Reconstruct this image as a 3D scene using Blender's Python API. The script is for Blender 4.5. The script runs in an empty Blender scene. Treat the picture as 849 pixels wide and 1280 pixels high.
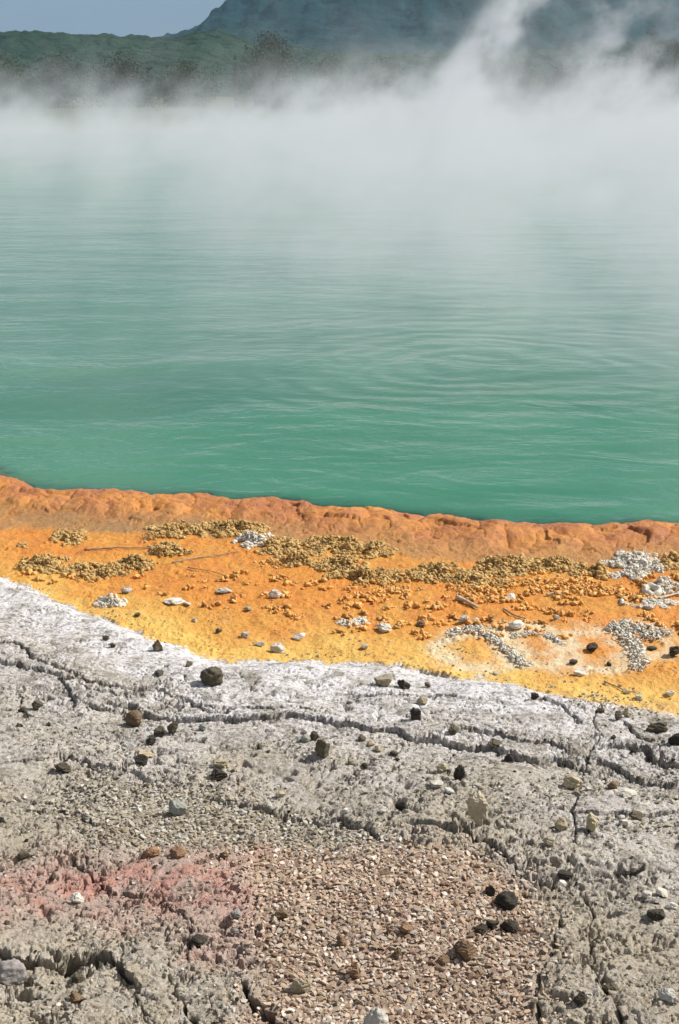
import bpy, bmesh, math, random
import numpy as np
from mathutils import Vector, Matrix

R = math.radians
sc = bpy.context.scene
col = sc.collection
rng = random.Random(7)

# ------------------------------------------------------------------ camera
CAM_H = 1.75
F = 1778.0                      # focal length in photo pixels (849 x 1280)
PITCH = math.atan((640 - 110) / F)
cam_d = bpy.data.cameras.new('camera')
cam = bpy.data.objects.new('camera', cam_d)
col.objects.link(cam)
cam.location = (0, 0, CAM_H)
cam.rotation_euler = (math.pi / 2 - PITCH, 0, 0)
cam_d.sensor_fit = 'VERTICAL'
cam_d.sensor_height = 36.0
cam_d.lens = 36.0 * F / 1280
cam_d.clip_start = 0.05
cam_d.clip_end = 6000
sc.camera = cam


def ray(px, py):
    u = (px - 424.5) / F
    v = (640 - py) / F
    ca, sa = math.cos(PITCH), math.sin(PITCH)
    return (u, ca + v * sa, -sa + v * ca)


def at_z(px, py, z=0.0):
    d = ray(px, py)
    t = (z - CAM_H) / d[2]
    return (d[0] * t, d[1] * t)


def at_y(px, py, y):
    """world point at depth y seen at that pixel"""
    d = ray(px, py)
    t = y / d[1]
    return (d[0] * t, y, CAM_H + d[2] * t)


# ------------------------------------------------------------------ numpy noise
def _hash(ix, iy, seed):
    h = (ix.astype(np.int32).view(np.uint32) * np.uint32(374761393) + iy.astype(np.int32).view(np.uint32) * np.uint32(668265263)
         + np.uint32((seed * 2654435761) & 0xFFFFFFFF))
    h = (h ^ (h >> np.uint32(13))) * np.uint32(1274126177)
    h = (h ^ (h >> np.uint32(16))) * np.uint32(2246822519)
    return ((h ^ (h >> np.uint32(15))) & np.uint32(0xFFFFFF)).astype(np.float32) * np.float32(1 / 0x1000000)


_GA = np.arange(256) * (2 * math.pi / 256)
_GC = np.cos(_GA).astype(np.float32); _GS = np.sin(_GA).astype(np.float32)


def noise(x, y, seed=0):
    """gradient noise about -1..1"""
    ix = np.floor(x); iy = np.floor(y)
    fx = (x - ix).astype(np.float32); fy = (y - iy).astype(np.float32)
    ux = fx * fx * fx * (fx * (fx * 6 - 15) + 10)
    uy = fy * fy * fy * (fy * (fy * 6 - 15) + 10)
    jx = ix.astype(np.int32).view(np.uint32) * np.uint32(374761393) + np.uint32((seed * 2654435761) & 0xFFFFFFFF)
    jy = iy.astype(np.int32).view(np.uint32) * np.uint32(668265263)

    def g(dx, dy):
        h = jx + jy + np.uint32((dx * 374761393 + dy * 668265263) & 0xFFFFFFFF)
        h = (h ^ (h >> np.uint32(13))) * np.uint32(1274126177)
        h = (h ^ (h >> np.uint32(16))) * np.uint32(2246822519)
        a = (h >> np.uint32(24)).astype(np.intp)
        return _GC[a] * (fx - dx) + _GS[a] * (fy - dy)
    a = g(0, 0); b = g(1, 0); c = g(0, 1); d = g(1, 1)
    a += ux * (b - a); c += ux * (d - c)
    return (a + uy * (c - a)) * 1.5


def fbm(x, y, sc_, octs=4, seed=0, gain=0.5, lac=2.03):
    s = 0; a = 1.0
    c, sn = math.cos(0.6), math.sin(0.6)
    px, py = x * sc_, y * sc_
    for i in range(octs):
        s = s + a * noise(px + 17.3 * i, py - 9.1 * i, seed + i * 7)
        px, py = (c * px - sn * py) * lac, (sn * px + c * py) * lac
        a *= gain
    return s


def worley(x, y, seed=0):
    """F1, F2, id of nearest"""
    ix = np.floor(x); iy = np.floor(y)
    f1 = np.full(x.shape, 9.0); f2 = np.full(x.shape, 9.0); idn = np.zeros(x.shape)
    for dx in (-1, 0, 1):
        for dy in (-1, 0, 1):
            cx = ix + dx; cy = iy + dy
            jx = cx + _hash(cx, cy, seed); jy = cy + _hash(cx, cy, seed + 11)
            d = np.sqrt((x - jx) ** 2 + (y - jy) ** 2)
            near = d < f1
            f2 = np.where(near, f1, np.minimum(f2, d))
            idn = np.where(near, _hash(cx, cy, seed + 23), idn)
            f1 = np.where(near, d, f1)
    return f1, f2, idn


def ss(e0, e1, x):
    t = np.clip((x - e0) / (e1 - e0), 0, 1)
    return t * t * (3 - 2 * t)


# ------------------------------------------------------------------ shoreline and boundaries
shore_px = [(0, 590), (25, 604), (45, 611), (95, 613), (140, 616), (190, 618), (235, 617), (260, 618), (290, 625), (340, 624), (380, 628),
            (400, 632), (455, 632), (480, 638), (515, 644), (560, 646), (600, 650), (640, 656), (700, 654), (745, 656), (780, 652), (849, 656)]
pts = [at_z(*p, 0.01) for p in shore_px]
SX = np.array([-32, -26, -18, -9, -4.5, -2.6] + [p[0] for p in pts] + [2.6, 5, 9, 18, 26, 32])
SY = np.array([38, 26, 16, 10.0, 8.3, 7.5] + [p[1] for p in pts] + [5.7, 5.6, 7, 13, 24, 38])
o = np.argsort(SX); SX = SX[o]; SY = SY[o]
bound_px = [(0, 719), (40, 731), (75, 748), (130, 765), (180, 790), (250, 812), (300, 822), (340, 819), (380, 821), (430, 823), (500, 826),
            (560, 837), (640, 846), (680, 860), (740, 872), (849, 886)]
pts = [at_z(*p, 0.045) for p in bound_px]
BX = np.array([-32, -9, -4.5, -2.4] + [p[0] for p in pts] + [1.8, 2.6, 5, 9, 32])
BY = np.array([34, 8.0, 6.4, 5.5] + [p[1] for p in pts] + [3.7, 3.8, 4.0, 5.2, 34])
o = np.argsort(BX); BX = BX[o]; BY = BY[o]


def H0(x, y):
    x = np.asarray(x, float); y = np.asarray(y, float)
    d = np.interp(x, SX, SY) - y
    db = np.interp(x, BX, BY) - y
    z = np.where(d < 0, np.maximum(np.where(d > -0.16, d * 0.32, -0.0512 + (d + 0.16) * 0.9), -1.2), 0.0)
    z = z + 0.040 * ss(-0.06, 0.16, d) - 0.014 * ss(0.22, 0.42, d)
    z = z + 0.035 * ss(-0.03, 0.14, db) + 0.045 * np.clip(db, 0, 4) * 1.0
    return z


def gp(px, py):
    """point of the ground seen at that photo pixel (smooth ground)"""
    z = 0.06
    for _ in range(4):
        x, y = at_z(px, py, z)
        z = float(H0(x, y))
    return (x, y)


def gp_many(P):
    P = np.array([(p[0], p[1]) for p in P], float)
    u = (P[:, 0] - 424.5) / F; v = (640 - P[:, 1]) / F
    ca, sa = math.cos(PITCH), math.sin(PITCH)
    z = np.full(len(P), 0.06)
    for _ in range(5):
        t = (z - CAM_H) / (-sa + v * ca)
        x = u * t; y = (ca + v * sa) * t
        z = H0(x, y)
    return np.stack([x, y], 1)


CR = [  # polyline, half width, depth, step
    ([(0, 806), (28, 808), (46, 822), (64, 830), (85, 838), (106, 852), (124, 856), (152, 863), (184, 863), (212, 865), (233, 873), (254, 886), (280, 890)], .0045, .020, .006),
    ([(-30, 824), (7, 826), (35, 829), (53, 838), (76, 844), (77, 852), (87, 863), (94, 875), (97, 882)], .005, .022, .010),
    ([(76, 844), (90, 848), (110, 860), (135, 868), (160, 872)], .003, .012, .004),
    ([(117, 881), (127, 886), (152, 885)], .006, .02, .010),
    ([(155, 881), (173, 882), (191, 891), (219, 895), (254, 896), (280, 894), (301, 895), (333, 897), (368, 895), (404, 899), (421, 904), (439, 902), (464, 909),
      (492, 912), (513, 922), (534, 922), (580, 926), (613, 930), (637, 935), (651, 944), (673, 948), (694, 943), (711, 948), (729, 956)], .0065, .028, .016),
    ([(190, 872), (220, 878), (250, 880), (290, 884), (330, 886), (370, 884), (400, 889)], .003, .012, .005),
    ([(577, 911), (595, 915), (613, 914), (634, 917), (662, 921), (680, 926), (708, 935)], .0045, .02, .008),
    ([(440, 868), (480, 866), (520, 866), (555, 862), (575, 868)], .003, .010, .005),
    ([(74, 944), (106, 951), (124, 958), (152, 962), (168, 969)], .004, .018, .008),
    ([(0, 955), (30, 952), (70, 946)], .003, .010, .005),
    ([(270, 996), (300, 1003), (340, 1012), (370, 1020), (400, 1023), (428, 1024), (432, 1033), (457, 1033), (474, 1047)], .004, .018, .010),
    ([(524, 1033), (549, 1034), (570, 1041), (584, 1043), (595, 1048), (613, 1051), (637, 1060), (644, 1069), (651, 1076)], .0048, .020, .012),
    ([(757, 951), (779, 963), (796, 968), (814, 979), (832, 984), (849, 985), (890, 992)], .0050, .025, .014),
    ([(765, 933), (796, 933), (818, 940), (832, 951), (849, 956), (890, 962)], .007, .026, .016),
    ([(676, 876), (690, 884), (708, 891), (722, 901)], .004, .018, .006),
    ([(780, 905), (800, 925), (830, 930)], .003, .012, .005),
    ([(747, 884), (747, 919), (736, 940), (733, 961), (726, 990), (715, 1032), (718, 1053)], .007, .020, .0),
    ([(718, 1094), (740, 1122), (743, 1140), (740, 1178), (740, 1207), (761, 1242), (775, 1274), (785, 1320)], .006, .024, .0),
    ([(701, 1130), (701, 1145), (690, 1180), (676, 1225), (673, 1270), (670, 1330)], .005, .018, .0),
    ([(-40, 1186), (0, 1191), (14, 1196), (32, 1207), (56, 1205), (81, 1207), (99, 1196), (120, 1191), (138, 1198), (152, 1214), (163, 1224)], .009, .034, .022),
    ([(85, 1071), (110, 1078), (118, 1094), (138, 1110), (159, 1116), (187, 1117)], .0038, .014, .008),
    ([(201, 1120), (223, 1140), (233, 1154), (244, 1178), (244, 1196)], .003, .012, .003),
    ([(208, 1222), (214, 1235), (219, 1249), (230, 1262), (240, 1277), (250, 1310)], .009, .034, .0),
    ([(166, 1240), (174, 1256), (182, 1280)], .007, .028, .0),
    ([(300, 1232), (308, 1238), (329, 1261), (358, 1277), (380, 1300)], .007, .026, .010),
    ([(900, 1228), (849, 1233), (810, 1249), (779, 1274), (760, 1300)], .006, .024, .0),
    ([(775, 1085), (793, 1088), (806, 1084)], .006, .016, .008),
    ([(651, 1086), (672, 1096), (690, 1094)], .006, .018, .008),
    ([(700, 1010), (740, 1016), (790, 1020), (849, 1018)], .0028, .012, .005),
    ([(560, 905), (540, 900), (520, 880)], .0025, .010, .003),
    ([(20, 870), (40, 900), (30, 905)], .003, .010, .003),
    ([(50, 1010), (90, 1016), (130, 1030)], .003, .012, .005),
]
CRACKS = []
for pl, w, dep, st in CR:
    P = [gp(a, min(b, 1330)) for a, b in pl]
    CRACKS.append((np.array(P), w, dep, st))


def poly_mask(x, y, P, soft):
    """soft mask of a polygon of world points"""
    inside = np.zeros(x.shape, bool)
    dmin = np.full(x.shape, 9.0)
    n = len(P)
    for i in range(n):
        x1, y1 = P[i]; x2, y2 = P[(i + 1) % n]
        cond = (y1 > y) != (y2 > y)
        xi = (x2 - x1) * (y - y1) / ((y2 - y1) if y2 != y1 else 1e-9) + x1
        inside ^= cond & (x < xi)
        ex, ey = x2 - x1, y2 - y1
        t = np.clip(((x - x1) * ex + (y - y1) * ey) / (ex * ex + ey * ey), 0, 1)
        dmin = np.minimum(dmin, np.hypot(x - x1 - t * ex, y - y1 - t * ey))
    sd = np.where(inside, dmin, -dmin)
    return ss(-soft, soft, sd)


GRAV_A = [gp(*p) for p in [(325, 1062), (420, 1072), (500, 1058), (590, 1062), (640, 1090), (668, 1110), (672, 1180), (664, 1300), (300, 1300), (330, 1215), (322, 1150)]]
GRAV_B = [gp(*p) for p in [(60, 1010), (110, 972), (200, 978), (262, 985), (330, 1010), (420, 1035), (480, 1046), (470, 1066), (330, 1066), (240, 1060), (150, 1048), (90, 1040)]]
GRAV_C = [gp(*p) for p in [(715, 990), (760, 985), (849, 1000), (900, 1060), (849, 1050), (790, 1040), (730, 1040)]]
GRAV_D = [gp(*p) for p in [(540, 980), (640, 985), (650, 1005), (560, 1010)]]
RED = [gp(*p) for p in [(-60, 1085), (60, 1085), (150, 1075), (330, 1070), (350, 1140), (200, 1135), (110, 1125), (0, 1130), (-60, 1135)]]
PINK = [gp(*p) for p in [(-60, 1070), (150, 1062), (320, 1060), (640, 1085), (640, 1195), (560, 1230), (420, 1225), (300, 1215), (200, 1160), (100, 1150), (-60, 1150)]]
SLABS = [  # rough, upturned, darker band
    ([gp(*p) for p in [(240, 868), (420, 872), (560, 885), (560, 905), (440, 898), (250, 888)]]),
]


def ground(x, y, detail=True):
    """full height and material masks at the given world points (flat arrays)"""
    x = np.asarray(x, float).ravel(); y = np.asarray(y, float).ravel()
    wob = fbm(x, y, 9, 4, 3)
    wob2 = fbm(x, y, 45, 3, 9)
    d = np.interp(x, SX, SY) - y + 0.05 * fbm(x, y, 2.2, 3, 41)
    db = np.interp(x, BX, BY) - y
    dbn = db + 0.045 * wob + 0.028 * wob2
    h = H0(x, y)
    land = ss(-0.02, 0.05, d)
    grey = ss(-0.010, 0.010, dbn)
    right = ss(0.55, 0.95, x)
    grey = grey * (1 - right) + ss(-0.10, 0.16, dbn + 0.06 * wob2) * right
    org = (1 - grey)
    # rim lobes: rounded flowstone bulges by the water
    rimm = ss(-0.25, 0.02, d) * (1 - ss(0.33, 0.55, d + 0.08 * wob))
    wx = x + 0.06 * fbm(x, y, 5, 3, 5); wy = y + 0.06 * fbm(x, y, 5, 3, 6)
    f1, f2, idn = worley(wx * 8.5, wy * 6.5, 4)
    g1, g2, _ = worley(wx * 15, wy * 11, 14)
    lob = (1 - np.clip(f1, 0, 1.1) ** 2) * (0.5 + idn)
    h = h + rimm * (0.020 * lob - 0.016 + 0.006 * (1 - g1 ** 2) + 0.012 * fbm(x, y, 4, 3, 7) + 0.0045 * fbm(x, y, 22, 4, 8, 0.6))
    h = h - rimm * 0.006 * np.exp(-((f2 - f1) / 0.04) ** 2)
    # orange flat
    flat = org * ss(0.30, 0.5, d)
    h = h + flat * (0.006 * fbm(x, y, 5, 3, 12) + 0.0030 * fbm(x, y, 28, 4, 13) + 0.0012 * fbm(x, y, 110, 2, 15))
    a1, a2, aid = worley(x * 26, y * 20, 31)
    spk = np.where(aid > 0.80, 1, 0) * ss(0.33, 0.10, a1)
    h = h + flat * spk * 0.007 * ss(-0.3, 0.4, fbm(x, y, 3.0, 2, 32))
    b1, b2, bid = worley(x * 60, y * 45, 33)
    grit = np.where(bid > 0.62, 1, 0) * ss(0.42, 0.12, b1) * ss(-0.1, 0.45, fbm(x, y, 4.0, 2, 35))
    h = h + flat * grit * 0.0045
    # grey sinter
    g = grey
    band = g * (1 - ss(0.20, 0.66, db + 0.26 * wob + 0.10 * wob2 + 0.35 * right))      # white crusted lip
    rough = ss(-0.30, 0.60, fbm(x, y, 2.6, 3, 21))
    ga = poly_mask(x + 0.02 * wob, y + 0.02 * wob, GRAV_A, 0.025)
    gb = poly_mask(x + 0.05 * wob, y + 0.05 * wob, GRAV_B, 0.05)
    gc = poly_mask(x + 0.05 * wob, y + 0.05 * wob, GRAV_C, 0.05)
    gv = np.maximum(ga, gb * 0.7)
    rough = rough * (1 - 0.8 * gv)
    h = h + g * (0.020 * fbm(x, y, 1.7, 3, 51) + 0.0050 * fbm(x, y, 6, 2, 52))
    hb = h
    h = h + g * (0.0060 * fbm(x, y, 11, 3, 58) * (0.3 + rough) + 0.0032 * fbm(x, y, 30, 4, 53, 0.55) * (0.25 + rough) * (1 - 0.6 * gv) + 0.0011 * fbm(x, y, 130, 2, 54, 0.6) * (0.3 + rough))
    # flaky plates: terraces stretched along the shore
    tx = x * 1.0 + 0.35 * y
    ty = y * 1.9 - 0.5 * x
    t = fbm(tx, ty, 3.1, 4, 61, 0.55) * 3.2
    ft = t - np.floor(t)
    terr = np.floor(t) + ss(0.0, 0.09, ft)
    h = h + g * 0.0072 * (terr - t) * 1.6 * (1 - 0.7 * gv)
    t2 = fbm(tx, ty, 9.0, 3, 67, 0.6) * 3.0
    ft2 = t2 - np.floor(t2)
    h = h + g * 0.0036 * (np.floor(t2) + ss(0.0, 0.13, ft2) - t2) * (0.5 + rough) * (1 - 0.8 * gv)
    # broken plates, strongest close to the path
    lower = ss(3.6, 2.6, y + 0.5 * fbm(x, y, 1.5, 2, 87))
    c1, c2, cid = worley(x * 15 + 0.9 * wob + 0.35 * wob2, y * 17 + 0.9 * fbm(x, y, 9, 3, 88) + 0.3 * wob2, 89)
    plm = ss(-0.15, 0.35, fbm(x, y, 3.0, 3, 90)) * (0.35 + 0.9 * lower) * (1 - gv) * (1 - 0.8 * band)
    h = h + g * plm * (0.013 * (cid - 0.5) * ss(0.0, 0.16, c2 - c1) - 0.007 * np.exp(-((c2 - c1) / 0.07) ** 2))
    e1, e2, eid = worley(x * 38 + 0.7 * wob + 0.5 * wob2, y * 40 + 0.8 * wob2, 93)
    plm2 = ss(-0.25, 0.3, fbm(x, y, 4.2, 3, 94)) * (1 - gv) * (1 - 0.7 * band)
    h = h + g * plm2 * (0.0065 * (eid - 0.5) * ss(0.0, 0.2, e2 - e1) - 0.0022 * np.exp(-((e2 - e1) / 0.09) ** 2))
    # pits and lumps
    p1, p2, pid = worley(x * 19 + 0.4 * wob, y * 17, 71)
    pit = np.where(pid > 0.60, 1, 0) * ss(0.34, 0.20, p1 + 0.10 * wob2)
    h = h - g * (1 - band) * pit * 0.010 * (0.45 + 1.1 * rough) * (1 - gv)
    q1, q2, qid = worley(x * 48 + 0.5 * wob, y * 42, 73)
    lump = np.where(qid > 0.62, 1, 0) * ss(0.46, 0.27, q1 + 0.08 * wob2)
    dens = ss(-0.25, 0.5, fbm(x, y, 3.3, 3, 75))
    h = h + g * lump * 0.0048 * dens * (1 - gv)
    s1, s2, sid = worley(x * 105, y * 90, 77)
    h = h + g * np.where(sid > 0.5, 1, 0) * ss(0.46, 0.25, s1) * 0.0028 * ss(-0.1, 0.4, fbm(x, y, 6.0, 2, 78)) * (1 - gv)
    # hairline net cracks
    n1, n2, _ = worley((x + 0.03 * wob) * 7, (y + 0.02 * wob2) * 9, 81)
    net = np.exp(-((n2 - n1) / 0.028) ** 2) * ss(-0.1, 0.3, fbm(x, y, 2.0, 2, 83))
    h = h - g * net * 0.010 * (1 - gv)
    D = h - hb
    # worn flat tops, sharp hollows
    low2 = 0.5 + 0.8 * lower
    D = D - 0.0025 * rough - 0.0015 * lower
    D = np.where(D > 0, 0.0060 * (1 - np.exp(-D / 0.0060)) * (0.75 + 0.25 * lower), D * (1.6 + 0.6 * lower))
    h = hb + D
    # finer jagged cracks running with the shore
    m1_, m2_, mid_ = worley(x * 4.2 + 0.75 * wob + 0.30 * wob2 + y * 1.2, y * 11 + 0.9 * wob + 0.35 * wob2 - x * 2.5, 111)
    fine = (1 - ss(0.018, 0.050, m2_ - m1_)) * ss(-0.12, 0.20, fbm(x, y, 2.6, 3, 113)) * (1 - gv) * ss(0.12, 0.35, db)
    h = h + g * (-0.014 * fine + 0.006 * (mid_ - 0.5) * ss(0.0, 0.10, m2_ - m1_) * (1 - gv) * (1 - 0.6 * band))
    # the long cracks
    cw = np.zeros(x.shape); ox = np.zeros(x.shape); oy = np.zeros(x.shape)
    xx = x + 0.014 * wob + 0.005 * wob2
    yy = y + 0.010 * wob + 0.005 * wob2 + 0.012 * fbm(x, y, 14, 2, 19)
    wv = 0.55 + 0.9 * np.clip(0.5 + fbm(x, y, 12, 3, 91), 0, 1.4)
    for P, w, dep, st in CRACKS:
        m = (x > P[:, 0].min() - .3) & (x < P[:, 0].max() + .3) & (y > P[:, 1].min() - .3) & (y < P[:, 1].max() + .3)
        if not m.any():
            continue
        X = xx[m]; Y = yy[m]
        best = np.full(X.shape, 9.0); sg = np.zeros(X.shape); nx_ = np.zeros(X.shape); ny_ = np.zeros(X.shape)
        for i in range(len(P) - 1):
            ax, ay = P[i]; ex, ey = P[i + 1] - P[i]
            L2 = ex * ex + ey * ey + 1e-12
            tt = np.clip(((X - ax) * ex + (Y - ay) * ey) / L2, 0, 1)
            rx = X - ax - tt * ex; ry = Y - ay - tt * ey
            dd = np.hypot(rx, ry)
            nb = dd < best
            best = np.where(nb, dd, best)
            sg = np.where(nb, np.sign(ex * ry - ey * rx), sg)
            L_ = math.sqrt(L2)
            nx_ = np.where(nb, -ey / L_, nx_); ny_ = np.where(nb, ex / L_, ny_)
        ww = w * wv[m] * (0.80 if st else 0.85 * np.clip(0.3 + 1.6 * fbm(x[m], y[m], 7, 2, 97) + 0.6, 0.12, 1.5))
        prof = 1 - ss(ww * 0.55, ww * 1.35, best)
        near = (sg < 0)
        stp = -0.6 * st * np.where(near, np.exp(-best / 0.09), 0) + 0.45 * st * np.where(~near, np.exp(-best / 0.04), 0)
        if st == 0:
            stp = 0
        h[m] += g[m] * (-dep * 2.2 * prof + stp)
        # the lip overhangs: the floor of the crack runs in under its far or sunward side
        lip = np.where(~near, np.exp(-((best - ww * 1.5) / (ww * 0.7)) ** 2), 0)
        off = g[m] * (prof * ww * 2.4 - lip * ww * 1.1)
        ox[m] += off * nx_; oy[m] += off * ny_
        cw[m] = np.maximum(cw[m], np.exp(-(best / 0.045) ** 2) * (1 if dep > 0.013 else 0))
    k1, k2, kid = worley(x * 13 + 0.8 * wob + 0.3 * wob2 + y * 3, y * 27 + 0.8 * wob2 - x * 5, 101)
    h = h + g * cw * (0.0045 * (kid - 0.6) * ss(0, 0.12, k2 - k1) - 0.010 * np.exp(-((k2 - k1) / 0.07) ** 2))
    red = poly_mask(x + 0.06 * wob, y + 0.05 * wob, RED, 0.07)
    pink = poly_mask(x + 0.05 * wob, y + 0.05 * wob, PINK, 0.12)
    h = h - 0.008 * np.maximum(ga, gb * 0.6)
    # far away the relief is coarse
    return dict(h=h, org=org, grey=g, rim=rimm, d=d, db=db, red=red, pink=pink, ga=ga, gb=gb, gc=gc, band=band, land=land, ox=ox, oy=oy)


def hz(x, y):
    return ground(np.atleast_1d(x), np.atleast_1d(y))['h']


# ------------------------------------------------------------------ helpers
def link(name, me, mats=None, parent=None):
    ob = bpy.data.objects.new(name, me)
    col.objects.link(ob)
    if mats is not None:
        me.materials.append(mats)
    if parent:
        ob.parent = parent
    return ob


def tag(ob, label=None, cat=None, group=None, kind=None):
    if label: ob['label'] = label
    if cat: ob['category'] = cat
    if group: ob['group'] = group
    if kind: ob['kind'] = kind
    return ob


def np_mesh(name, verts, faces, smooth=True):
    """verts (n,3), faces (m,k) arrays of equal k"""
    me = bpy.data.meshes.new(name)
    k = faces.shape[1]
    me.vertices.add(len(verts)); me.vertices.foreach_set('co', np.ascontiguousarray(verts, dtype=np.float32).ravel())
    me.loops.add(faces.size); me.loops.foreach_set('vertex_index', np.ascontiguousarray(faces, dtype=np.int32).ravel())
    me.polygons.add(len(faces))
    me.polygons.foreach_set('loop_start', np.arange(0, faces.size, k, dtype=np.int32))
    me.polygons.foreach_set('loop_total', np.full(len(faces), k, dtype=np.int32))
    me.polygons.foreach_set('use_smooth', np.full(len(faces), smooth, dtype=bool))
    me.update(calc_edges=True)
    return me


class NT:
    def __init__(s, name):
        s.m = bpy.data.materials.new(name); s.m.use_nodes = True
        s.t = s.m.node_tree; s.t.nodes.clear()
        s.out = s.n('ShaderNodeOutputMaterial')

    def n(s, typ, **kw):
        nd = s.t.nodes.new(typ)
        for k, v in kw.items():
            setattr(nd, k, v)
        return nd

    def put(s, sock, v):
        if isinstance(v, bpy.types.NodeSocket):
            s.t.links.new(v, sock)
        elif isinstance(v, (tuple, list)) and len(v) == 3 and sock.type == 'RGBA':
            sock.default_value = (*v, 1)
        else:
            sock.default_value = v

    def math(s, op, a, b=None, c=None, clamp=False):
        nd = s.n('ShaderNodeMath', operation=op, use_clamp=clamp)
        s.put(nd.inputs[0], a)
        if b is not None: s.put(nd.inputs[1], b)
        if c is not None: s.put(nd.inputs[2], c)
        return nd.outputs[0]

    def mix(s, f, a, b, bt='MIX'):
        nd = s.n('ShaderNodeMix', data_type='RGBA', blend_type=bt)
        s.put(nd.inputs[0], f); s.put(nd.inputs[6], a); s.put(nd.inputs[7], b)
        return nd.outputs[2]

    def noise(s, vec, scale, detail=4, rough=0.55, dist=0.0):
        nd = s.n('ShaderNodeTexNoise')
        s.put(nd.inputs['Vector'], vec); nd.inputs['Scale'].default_value = scale
        nd.inputs['Detail'].default_value = detail; nd.inputs['Roughness'].default_value = rough
        nd.inputs['Distortion'].default_value = dist
        return nd.outputs[0]

    def mr(s, v, a, b, c=0.0, d=1.0, typ='SMOOTHSTEP'):
        nd = s.n('ShaderNodeMapRange', interpolation_type=typ)
        s.put(nd.inputs[0], v)
        for i, q in enumerate((a, b, c, d)):
            s.put(nd.inputs[1 + i], q)
        return nd.outputs[0]

    def obj(s):
        return s.n('ShaderNodeTexCoord').outputs['Object']

    def map(s, v, scale=(1, 1, 1), rot=(0, 0, 0), loc=(0, 0, 0)):
        nd = s.n('ShaderNodeMapping')
        s.put(nd.inputs[0], v); nd.inputs['Scale'].default_value = scale
        nd.inputs['Rotation'].default_value = rot; nd.inputs['Location'].default_value = loc
        return nd.outputs[0]

    def bsdf(s, color, rough=0.8, spec=0.3, bump=None, bdist=0.002, bstr=1.0, **kw):
        b = s.n('ShaderNodeBsdfPrincipled')
        s.put(b.inputs['Base Color'], color); s.put(b.inputs['Roughness'], rough)
        s.put(b.inputs['Specular IOR Level'], spec)
        for k, v in kw.items():
            s.put(b.inputs[k.replace('_', ' ')], v)
        if bump is not None:
            bn = s.n('ShaderNodeBump'); s.put(bn.inputs['Height'], bump)
            bn.inputs['Distance'].default_value = bdist; bn.inputs['Strength'].default_value = bstr
            s.t.links.new(bn.outputs[0], b.inputs['Normal'])
        s.t.links.new(b.outputs[0], s.out.inputs['Surface'])
        return b


def attr(nt, name):
    nd = nt.n('ShaderNodeAttribute'); nd.attribute_name = name
    return nd


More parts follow.
